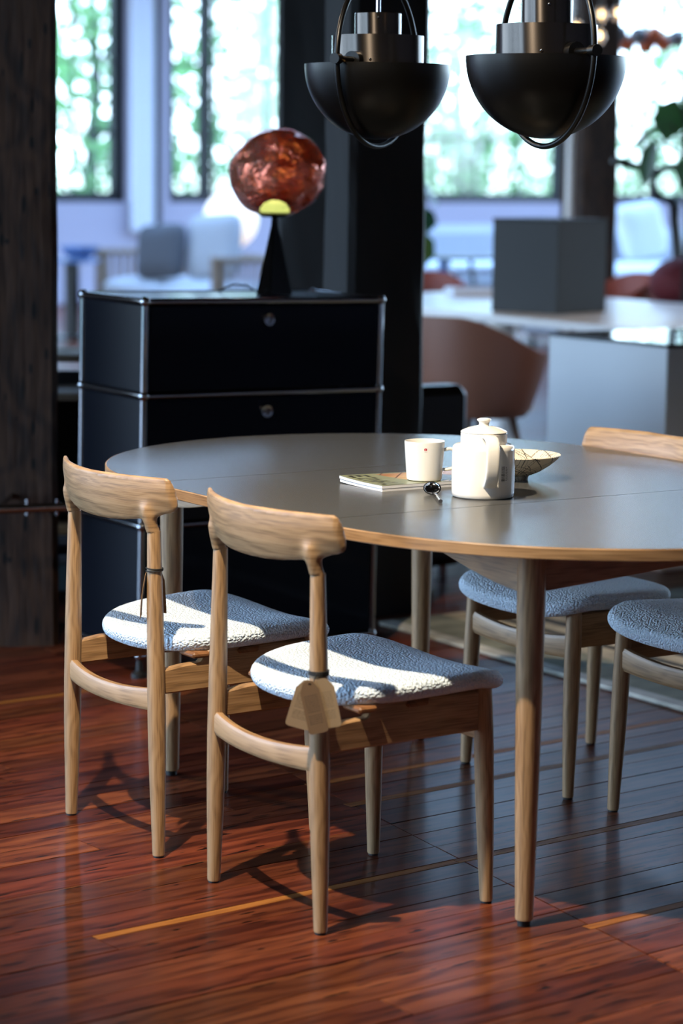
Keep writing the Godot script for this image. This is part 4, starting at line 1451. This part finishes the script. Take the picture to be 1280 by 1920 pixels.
func build_background() -> void:
	# rug under the far chairs
	var im := Image.create(256, 512, false, Image.FORMAT_RGB8)
	var nz := noise_bytes(256, 512, 21, 0.03, 4)
	var cols := [Color(0.46, 0.46, 0.40), Color(0.66, 0.61, 0.52), Color(0.05, 0.05, 0.045)]
	for y in 512:
		for x in 256:
			var k: Color = cols[0]
			var d := x
			if d < 5: k = Color(0.70, 0.69, 0.66)
			elif d > 22 and d < 62: k = cols[1]
			if (d > 32 and d < 36) or (d > 42 and d < 47) or (d > 53 and d < 57):
				if posmod(y + (d / 10) * 9, 46) < 31 or y > 250: k = cols[2]
			if d > 76: k = Color(0.60, 0.60, 0.54)
			var v := 0.72 + nz[y * 256 + x] / 255.0 * 0.56
			im.set_pixel(x, y, Color(k.r * v, k.g * v, k.b * v))
	var rm := mat("rug_weave", Color.WHITE, 0.95)
	rm.albedo_texture = tex(im)
	var rg := MB.new().box(Vector3.ZERO, Vector3(2.6, 0.012, 2.9), 0.004)
	for i in rg.uv.size(): rg.uv[i] = Vector2((rg.p[i].x + 1.3) / 2.6, (1.45 - rg.p[i].z) / 2.9)
	var ro := obj("rug", rg.done(), rm)
	place(ro, E(4.125 + 1.3, 0.0075, 4.6), TURN)
	tag(ro, "grey beige woven rug with broken black border stripes behind the table", "rug")
	# shelf and the stack between post and cabinet
	var sh := thing("shelving_unit", "low dark shelf unit with beige boards between left post and cabinet", "shelf", Vector3(-0.79, 0, -7.75), 0.1)
	for x in [-0.3, 0.3]: obj("side", MB.new().box(Vector3(x, 0.36, 0), Vector3(0.02, 0.72, 0.32), 0.003).done(), M.dark_board, sh)
	for y in [0.775, 0.655]: obj("shelf_board", MB.new().box(Vector3(0, y, 0.01), Vector3(0.64, 0.022, 0.34), 0.003).done(), M.beige_board, sh)
	for y in [0.30, 0.04]: obj("shelf_board", MB.new().box(Vector3(0, y, 0), Vector3(0.58, 0.02, 0.32), 0.003).done(), M.dark_board, sh)
	obj("back_panel", MB.new().box(Vector3(0, 0.36, -0.165), Vector3(0.62, 0.70, 0.012)).done(), M.dark_board, sh)
	var stack := [["kraft", 0.03, "tan folded textile on top of the stack in the low dark shelf"], ["grey_cloth", 0.032, "grey folded textile in the low dark shelf, second from top"], ["navy_lacquer", 0.028, "dark navy book in the stack in the low dark shelf"], ["grey_cloth", 0.03, "grey folded textile low in the stack in the low dark shelf"], ["teal_board", 0.085, "teal grey box at the bottom of the stack in the low dark shelf"]]
	var y := 0.05
	for i in stack.size():
		var q: Array = stack[stack.size() - 1 - i]
		var nm: String = ["storage_box", "folded_textile", "book", "folded_textile", "folded_textile"][i]
		var o := obj(nm, MB.new().box(Vector3(0, q[1] / 2, 0), Vector3(0.42 - 0.02 * (i % 3), q[1], 0.26), 0.006).done(), M[q[0]])
		place(o, Vector3(-0.775, y, -7.70), 0.1 + 0.03 * (i % 2))
		tag(o, q[2], ["box", "textile", "book", "textile", "textile"][i])
		y += q[1] + 0.0005
	# lounge sofa
	var s := thing("lounge_sofa", "pale two seat outdoor sofa with wooden frame near the left windows", "sofa", Vector3(-1.12, 0, -18.95), TURN + PI)
	for z in [-0.90, 0.90]:
		for x in [0.36, -0.36]: obj("frame_post", MB.new().box(Vector3(x, 0.35, z), Vector3(0.07, 0.70, 0.07), 0.01).done(), M.rattan, s)
		obj("arm_rail", MB.new().box(Vector3(0, 0.675, z), Vector3(0.80, 0.045, 0.08), 0.01).done(), M.rattan, s)
		for k in 9: obj("arm_strap", MB.new().box(Vector3(-0.3 + 0.075 * k, 0.50, z), Vector3(0.03, 0.32, 0.02), 0.004).done(), M.rattan, s)
	obj("seat_frame", MB.new().box(Vector3(0, 0.27, 0), Vector3(0.76, 0.08, 1.80), 0.01).done(), M.rattan, s)
	obj("back_rail", MB.new().box(Vector3(-0.38, 0.66, 0), Vector3(0.05, 0.05, 1.8), 0.01).done(), M.rattan, s)
	for k in 2: cushion("seat_cushion", Vector3(0.80, 0.86, 0.19), M.sofa_cloth, s, Vector3(0.02, 0.40, -0.435 + 0.87 * k), Vector3(PI / 2, 0, 0))
	var cs := [["throw_cushion", Vector3(-1.40, 0.70, -18.98), Vector3(0.46, 0.42, 0.17), "grey_cloth", "smaller grey cushion on the sofa, nearer its left arm"], ["throw_cushion", Vector3(-0.99, 0.745, -18.85), Vector3(0.50, 0.50, 0.19), "sofa_cloth", "large pale cushion on the sofa, behind the smaller grey one"]]
	for q in cs:
		var o := cushion(q[0], q[2], M[q[3]], null, q[1], Vector3(deg_to_rad(-10), deg_to_rad(-38), deg_to_rad(4)))
		tag(o, q[4], "cushion", "cushions on the left sofa")
	# second sofa seat half hidden behind the lamp base
	var s2 := thing("lounge_chair", "pale cushioned lounge chair partly hidden behind the lamp's black base", "lounge chair", Vector3(-0.25, 0, -17.6), TURN + PI)
	obj("seat_frame", MB.new().box(Vector3(0, 0.25, 0), Vector3(0.7, 0.08, 0.7), 0.01).done(), M.rattan, s2)
	for x in [-0.3, 0.3]:
		for z in [-0.3, 0.3]: obj("leg", MB.new().tube([Vector3(x, 0, z), Vector3(x, 0.25, z)], 0.025, 10).done(), M.rattan, s2)
	cushion("seat_cushion", Vector3(0.68, 0.68, 0.16), M.sofa_cloth, s2, Vector3(0, 0.36, 0), Vector3(PI / 2, 0, 0))
	cushion("back_cushion", Vector3(0.62, 0.55, 0.18), M.white_cloth, s2, Vector3(-0.22, 0.66, 0.0), Vector3(0, PI / 2, deg_to_rad(12)))
	# paper lantern
	var ln := thing("floor_lantern", "glowing round white paper lantern behind the sofa cushions", "lamp", Vector3(-0.93, 0, -20.3))
	obj("stand", MB.new().lathe([Vector2(0, 0), Vector2(0.14, 0), Vector2(0.14, 0.02), Vector2(0.015, 0.03), Vector2(0.015, 0.70), Vector2(0, 0.70)], 20).done(), M.black_metal, ln)
	var le := mat("lantern_paper", Color(0.95, 0.93, 0.88), 0.8)
	le.emission_enabled = true
	le.emission = Color(1.0, 0.88, 0.74)
	le.emission_energy_multiplier = 0.9
	obj("paper_shade", MB.new().ball(Vector3(0, 0.92, 0), Vector3(0.22, 0.24, 0.22), 28).done(60), le, ln)
	var ll := OmniLight3D.new()
	ll.name = "lantern_glow"
	ll.position = Vector3(0, 0.92, 0)
	ll.light_color = Color(1, 0.85, 0.68)
	ll.light_energy = 0.25
	ll.light_size = 0.2
	ll.omni_range = 40
	ll.omni_attenuation = 2
	ll.shadow_enabled = true
	ln.add_child(ll)
	# side table with glass dish, far left
	var st := thing("side_table", "small round dark side table at the far left by the windows", "side table", Vector3(-2.12, 0, -19.3))
	obj("table_top", MB.new().lathe([Vector2(0, 0.60), Vector2(0.22, 0.60), Vector2(0.225, 0.61), Vector2(0.22, 0.62), Vector2(0, 0.62)], 32).done(), M.blue_glass, st)
	obj("column", MB.new().tube([Vector3(0, 0.02, 0), Vector3(0, 0.6, 0)], 0.06, 16).done(), M.black_plastic, st)
	obj("foot", MB.new().lathe([Vector2(0, 0), Vector2(0.17, 0), Vector2(0.17, 0.02), Vector2(0, 0.03)], 28).done(), M.black_plastic, st)
	var gb := obj("glass_dish", MB.new().lathe([Vector2(0, 0), Vector2(0.07, 0), Vector2(0.12, 0.04), Vector2(0.155, 0.10), Vector2(0.145, 0.10), Vector2(0.11, 0.05), Vector2(0.06, 0.012), Vector2(0, 0.012)], 32).done(50), M.blue_glass)
	place(gb, Vector3(-2.06, 0.62, -19.3), 0)
	tag(gb, "pale blue glass dish on the small side table by the windows", "dish")
	# white dining table
	var wt := thing("white_table", "long white table with rounded ends beyond the pendant lamps", "table", E(7.1, 0, 8.55), TURN)
	var pl := PackedVector2Array()
	for k in 4:
		for i in 9:
			var an := PI / 2 * (k + i / 8.0)
			pl.append(Vector2([0.28, -0.28, -0.28, 0.28][k] + cos(an) * 0.42, [1.25, 1.25, -1.25, -1.25][k] + sin(an) * 0.42))
	var flat := Transform3D(Basis(Vector3(1, 0, 0), Vector3(0, 0, -1), Vector3(0, 1, 0)), Vector3.ZERO)
	obj("table_top", MB.new().prism(pl, 0.705, 0.74, flat, 0.004).done(), M.white_top, wt)
	for z in [-0.85, 0.85]:
		obj("pedestal", MB.new().lathe([Vector2(0, 0), Vector2(0.26, 0), Vector2(0.25, 0.02), Vector2(0.07, 0.06), Vector2(0.055, 0.4), Vector2(0.08, 0.69), Vector2(0.16, 0.705), Vector2(0, 0.705)], 32, Transform3D(Basis(), Vector3(0, 0, z))).done(50), M.white_top, wt)
	# grey display box
	var bx := thing("display_box", "square grey display box standing on the white table", "box", Vector3(0.905, 0.7405, -10.95), deg_to_rad(49))
	obj("box_body", MB.new().box(Vector3(0, 0.200, 0), Vector3(0.36, 0.40, 0.36), 0.003).done(), M.box_paint, bx)
	obj("box_lid", MB.new().box(Vector3(0, 0.404, 0), Vector3(0.366, 0.010, 0.366), 0.002).done(), M.box_paint, bx)
	var tr := obj("tray", MB.new().box(Vector3(0, 0.02, 0), Vector3(0.30, 0.04, 0.2), 0.008).done(), M.white_cloth)
	place(tr, Vector3(0.66, 0.7405, -12.2), 0.2)
	tag(tr, "small white tray on the white table left of the grey box", "tray")
	# tub chairs
	tub_chair("brown leather tub chair seen from behind at the near side of the white table", Vector3(0.52, 0, -9.75), TURN, M.tan_leather)
	tub_chair("orange tan tub chair across the white table, right of grey box", Vector3(1.45, 0, -13.5), TURN + PI * 0.9, M.orange_leather)
	tub_chair("orange tan tub chair at the white table's far end beside dark post", Vector3(0.40, 0, -13.35), TURN - PI * 0.6, M.orange_leather)
	# white plinth with dark glass top
	var pb := thing("plinth", "large pale grey plinth with dark glass top at the right", "plinth", Vector3(1.10, 0, -8.38) + ax1 * 0.32 + ax2 * 0.325, TURN)
	obj("plinth_body", MB.new().box(Vector3(0, 0.385, 0), Vector3(0.64, 0.77, 0.65), 0.003).done(), M.plinth_paint, pb)
	obj("glass_top", MB.new().box(Vector3(0, 0.776, 0), Vector3(0.65, 0.012, 0.66), 0.002).done(), M.black_gloss, pb)
	# black armchair
	var ac := thing("armchair", "black leather armchair half hidden behind the dark post", "armchair", E(4.61, 0, 6.96), TURN)
	for z in [0.36, -0.36]: obj("arm", MB.new().box(Vector3(-0.1, 0.36, z), Vector3(0.62, 0.60, 0.13), 0.03).done(), M.black_leather, ac)
	obj("seat", MB.new().box(Vector3(-0.08, 0.30, 0), Vector3(0.60, 0.24, 0.58), 0.04).done(), M.black_leather, ac)
	obj("back", MB.new().box(Vector3(-0.36, 0.42, 0), Vector3(0.13, 0.72, 0.6), 0.04).done(), M.black_leather, ac)
	for x in [-0.35, 0.15]:
		for z in [-0.35, 0.35]: obj("leg", MB.new().tube([Vector3(x, 0, z), Vector3(x, 0.08, z)], 0.02, 12).done(), M.chrome, ac)
	# far right sofa and pillow
	for q in [[Vector3(2.35, 0, -18.6), "pale sofa with pillow at the right by the windows"], [Vector3(0.85, 0, -19.2), "pale sofa left of the grey box by the windows"]]:
		var so := thing("low_sofa", q[1], "sofa", q[0], TURN, "pale sofas by the windows")
		obj("sofa_base", MB.new().box(Vector3(0, 0.34, 0), Vector3(1.9, 0.44, 0.9), 0.05).done(), M.sofa_cloth, so)
		obj("sofa_back", MB.new().box(Vector3(0, 0.66, -0.38), Vector3(1.9, 0.50, 0.2), 0.06).done(), M.sofa_cloth, so)
		for x in [-0.87, 0.87]:
			for z in [-0.38, 0.38]: obj("leg", MB.new().tube([Vector3(x, 0, z), Vector3(x, 0.13, z)], 0.02, 10).done(), M.black_metal, so)
		cushion("seat_cushion", Vector3(1.7, 0.72, 0.16), M.white_cloth, so, Vector3(0, 0.60, 0.06), Vector3(PI / 2, 0, 0))
	var pw := cushion("pillow", Vector3(0.42, 0.42, 0.18), M.white_cloth, null, Vector3(2.22, 0.91, -18.62), Vector3(deg_to_rad(-14), TURN, deg_to_rad(8)))
	tag(pw, "white square pillow leaning on the right hand sofa", "pillow")
	# dark coffee table left of the box, with vase
	var ct := thing("coffee_table", "dark round coffee table between the post and the grey box", "side table", Vector3(0.74, 0, -16.6))
	obj("table_top", MB.new().lathe([Vector2(0, 0.755), Vector2(0.28, 0.755), Vector2(0.285, 0.765), Vector2(0.28, 0.775), Vector2(0, 0.775)], 32).done(), M.black_plastic, ct)
	for k in 3: obj("leg", MB.new().tube([Vector3(cos(k * 2.09) * 0.10, 0.76, sin(k * 2.09) * 0.10), Vector3(cos(k * 2.09) * 0.24, 0, sin(k * 2.09) * 0.24)], 0.015, 10).done(), M.black_plastic, ct)
	var va := obj("vase", MB.new().lathe([Vector2(0, 0), Vector2(0.05, 0), Vector2(0.09, 0.10), Vector2(0.085, 0.2), Vector2(0.035, 0.30), Vector2(0.045, 0.36), Vector2(0.038, 0.36), Vector2(0.028, 0.30), Vector2(0, 0.28)], 28).done(50), M.blue_glass)
	place(va, Vector3(0.64, 0.41, -15.9), 0)
	va.position.y = 0.42
	tag(va, "pale blue vase on a low stand beside the dark coffee table", "vase")
	var stl := obj("low_stand", MB.new().box(Vector3(0, 0.21, 0), Vector3(0.3, 0.42, 0.3), 0.01).done(), M.white_top)
	place(stl, Vector3(0.64, 0, -15.9), TURN)
	tag(stl, "low white cube stand below the pale blue vase", "stand")
	# swivel stool with red seat and branching frame
	var sw := thing("swivel_chair", "black branching chair frame with dark red seat at the right edge", "chair", Vector3(1.725, 0, -12.5), 0)
	obj("seat", MB.new().ball(Vector3(-0.02, 0.80, 0), Vector3(0.17, 0.13, 0.2), 24).done(60), M.red_cloth, sw)
	obj("column", MB.new().tube([Vector3(0, 0.05, 0), Vector3(0, 0.7, 0)], 0.03, 14).done(), M.black_plastic, sw)
	obj("stem", MB.new().tube([Vector3(0, 0.72, -0.16), Vector3(-0.02, 0.95, -0.2), Vector3(-0.045, 1.12, -0.18), Vector3(-0.05, 1.20, -0.15)], [0.03, 0.03, 0.026, 0.03], 12).done(), M.black_plastic, sw)
	var hub := Vector3(-0.165, 1.315, -0.12)
	for q in [[Vector3(-0.05, 1.20, -0.15), Vector3(-0.12, 1.225, -0.14), hub + Vector3(0.0, -0.06, 0)], [hub + Vector3(0, -0.07, 0), hub, hub + Vector3(0, 0.03, 0)], [hub + Vector3(0, 0.03, 0), hub + Vector3(-0.06, 0.055, 0.02), hub + Vector3(-0.17, 0.085, 0.05)], [hub + Vector3(0, 0.03, 0), hub + Vector3(0.06, 0.06, 0.0), hub + Vector3(0.20, 0.07, 0.02)]]:
		obj("frame_arm", MB.new().tube(q, [0.026, 0.017, 0.026], 12).done(), M.black_plastic, sw)
	obj("arm_pad", MB.new().box(hub + Vector3(-0.175, 0.09, 0.05), Vector3(0.09, 0.035, 0.07), 0.012).done(), M.black_plastic, sw)
	obj("arm_pad", MB.new().box(hub + Vector3(0.21, 0.075, 0.02), Vector3(0.12, 0.05, 0.09), 0.012).done(), M.black_plastic, sw)
	for k in 5: obj("base_arm", MB.new().tube([Vector3(0, 0.07, 0), Vector3(cos(k * TAU / 5) * 0.3, 0.03, sin(k * TAU / 5) * 0.3)], [0.025, 0.03], 10).done(), M.black_plastic, sw)
	# fiddle leaf plants
	var lm := leaf_mesh(0.24, 0.17)
	plant("broad leaved green house plant at the right edge before the window", Vector3(1.62, 0, -11.9), 1.75, lm, [Vector3(-0.06, 1.70, 0), Vector3(-0.16, 1.52, 0.06), Vector3(0.05, 1.62, 0.1), Vector3(0.10, 1.50, 0.1), Vector3(-0.05, 1.42, 0.15), Vector3(0.12, 1.38, 0.1), Vector3(-0.02, 1.55, 0.1), Vector3(0.14, 1.68, 0), Vector3(0.0, 1.3, 0.1), Vector3(0.1, 1.25, 0), Vector3(-0.08, 1.60, -0.1), Vector3(0.06, 1.8, 0)])
	plant("green house plant showing only a leaf edge beside the dark post", Vector3(0.40, 0, -14.6), 1.35, lm, [Vector3(0.05, 1.15, 0), Vector3(0.06, 1.0, 0), Vector3(-0.1, 1.2, 0), Vector3(-0.1, 1.0, 0), Vector3(0.02, 1.3, 0)])
	# festoon lights
	var fs := thing("string_lights", "string of clear glass bulbs hanging at the top right", "string lights", Vector3(1.2, 2.30, -12.0))
	var cord := [Vector3(-0.75, 0.16, 0), Vector3(-0.35, 0.02, 0), Vector3(-0.12, -0.10, 0), Vector3(0.0, -0.145, 0), Vector3(0.12, -0.14, 0), Vector3(0.3, -0.05, 0), Vector3(0.6, 0.12, 0)]
	obj("cord", MB.new().tube(cord, 0.006, 8).done(), M.black_metal, fs)
	var bg := mat("bulb_glass", Color(1, 1, 1, 0.12), 0.03)
	bg.transparency = BaseMaterial3D.TRANSPARENCY_ALPHA
	var fe := mat("bulb_filament", Color(1, 0.9, 0.7), 0.4)
	fe.emission_enabled = true
	fe.emission = Color(1.0, 0.82, 0.55)
	fe.emission_energy_multiplier = 8.0
	for q in [[-0.11, -0.27, 0.03], [0.015, -0.205, -0.05], [0.0, -0.31, 0.04], [0.095, -0.20, 0.0], [0.17, -0.135, 0.05], [0.26, -0.13, -0.03]]:
		var b := Vector3(q[0], q[1], q[2])
		var sk := obj("socket", MB.new().tube([b + Vector3(0, 0.035, 0), b + Vector3(0, 0.075, 0), b + Vector3(0, 0.0755, 0), Vector3(b.x, -0.10, b.z)], [0.013, 0.013, 0.003, 0.003], 10).done(), M.black_metal, fs)
		var gbu := obj("bulb", MB.new().ball(b, Vector3(0.031, 0.040, 0.031), 18).done(60), bg, fs)
		obj("filament", MB.new().ball(b + Vector3(0, 0.006, 0), Vector3(0.012, 0.015, 0.012), 12).done(60), fe, gbu)
		var l := OmniLight3D.new()
		l.name = "bulb_glow"
		l.position = b + Vector3(0, 0.006, 0)
		l.light_color = Color(1, 0.8, 0.55)
		l.light_energy = 0.01
		l.light_size = 0.012
		l.omni_range = 30
		l.omni_attenuation = 2
		l.shadow_enabled = true
		fs.add_child(l, true)
	# cluster of amber globes before the right window
	var cg := thing("globe_chandelier", "cluster of amber and grey glass globes before the right window", "chandelier", Vector3(2.03, 2.27, -17.0))
	var amb := mat("amber_glass", Color(0.85, 0.42, 0.25), 0.2)
	var smk := mat("smoke_glass", Color(0.45, 0.42, 0.42), 0.15)
	obj("bar", MB.new().tube([Vector3(-0.35, 0.25, 0), Vector3(0.35, 0.25, 0)], 0.012, 10).done(), M.black_metal, cg)
	obj("rod", MB.new().tube([Vector3(0, 0.25, 0), Vector3(0, 2.02, 0)], 0.01, 10).done(), M.black_metal, cg)
	for k in 7:
		var p := Vector3([-0.19, -0.07, 0.05, 0.19, -0.13, 0.0, 0.12][k], [0, -0.015, -0.005, -0.03, -0.06, -0.07, -0.055][k], [0, 0.08, 0, 0.08, -0.05, -0.06, -0.05][k])
		obj("globe", MB.new().ball(p, Vector3.ONE * 0.062, 20).done(60), [smk, smk, amb, smk, amb, amb, amb][k], cg)
		obj("globe_stem", MB.new().tube([p + Vector3(0, 0.05, 0), Vector3(p.x, 0.25, 0)], 0.004, 8).done(), M.black_metal, cg)

func plant(label: String, at: Vector3, h: float, lm: Mesh, spots: Array) -> void:
	var t := thing("house_plant", label, "plant", at, 0)
	obj("pot", MB.new().lathe([Vector2(0, 0), Vector2(0.14, 0), Vector2(0.18, 0.32), Vector2(0.165, 0.32), Vector2(0.15, 0.28), Vector2(0, 0.28)], 28).done(50), M.white_top, t)
	var st := MB.new().tube([Vector3(0, 0.28, 0), Vector3(0.02, h * 0.6, 0.01), Vector3(-0.02, h, 0)], [0.018, 0.013, 0.006], 10)
	for q in spots: st.tube([Vector3(0, q.y - 0.1, 0), q], [0.006, 0.004], 6)
	obj("stem", st.done(), M.bark, t)
	var r := RandomNumberGenerator.new()
	r.seed = int(h * 100)
	for q in spots:
		var o := obj("leaf", lm, M.house_leaf, t)
		o.position = q
		o.rotation = Vector3(r.randf_range(0.5, 1.4), r.randf_range(-1.2, 1.2) + (PI if q.x < 0 else 0.0), r.randf_range(-0.5, 0.5))

# ---------------------------------------------------------------- track spotlights
func spot(at: Vector3, aim: Vector3, energy: float, angle: float, soft: float, col: Color, label: String) -> void:
	var t := thing("track_spotlight", label, "spotlight", at, 0.0, "track spotlights under the ceiling")
	var d := (aim - at).normalized()
	obj("housing", MB.new().tube([-d * 0.17, -d * 0.165, -d * 0.02], [0.03, 0.042, 0.042], 24).done(), M.black_metal, t)
	obj("stem", MB.new().tube([-d * 0.1, Vector3(-d.x * 0.1, 4.29 - at.y, -d.z * 0.1)], 0.008, 10).done(), M.black_metal, t)
	var em := mat("spot_lens_%s" % t.name, Color(1, 0.97, 0.9), 0.3)
	em.emission_enabled = true
	em.emission = col
	em.emission_energy_multiplier = 4.0
	obj("lens", MB.new().tube([-d * 0.02, -d * 0.012], 0.036, 24).done(), em, t)
	var l := SpotLight3D.new()
	l.name = "spot_beam"
	t.add_child(l)
	l.look_at_from_position(at, aim, Vector3.UP)
	l.light_color = col
	l.light_energy = energy
	l.spot_angle = angle
	l.spot_angle_attenuation = soft
	l.spot_range = 60
	l.spot_attenuation = 2
	l.light_size = 0.022
	l.shadow_enabled = true

func build_spots() -> void:
	spot(Vector3(-2.3, 2.9, -6.6), Vector3(0.1, 0.5, -5.2), 2.5, 36.0, 0.9, Color(1.0, 0.9, 0.78), "black track spotlight to the left, in line with the left chair")
	spot(Vector3(2.4, 3.2, -8.6), Vector3(0.9, 0.6, -11.0), 4.0, 34.0, 0.9, Color(1.0, 0.9, 0.78), "black track spotlight above the white table")
	spot(E(1.47, 2.8, 3.452), E(3.2, 0.4, 3.95), 15.0, 36.0, 0.75, Color(1.0, 0.925, 0.81), "black track spotlight hung high over the near left of the table")
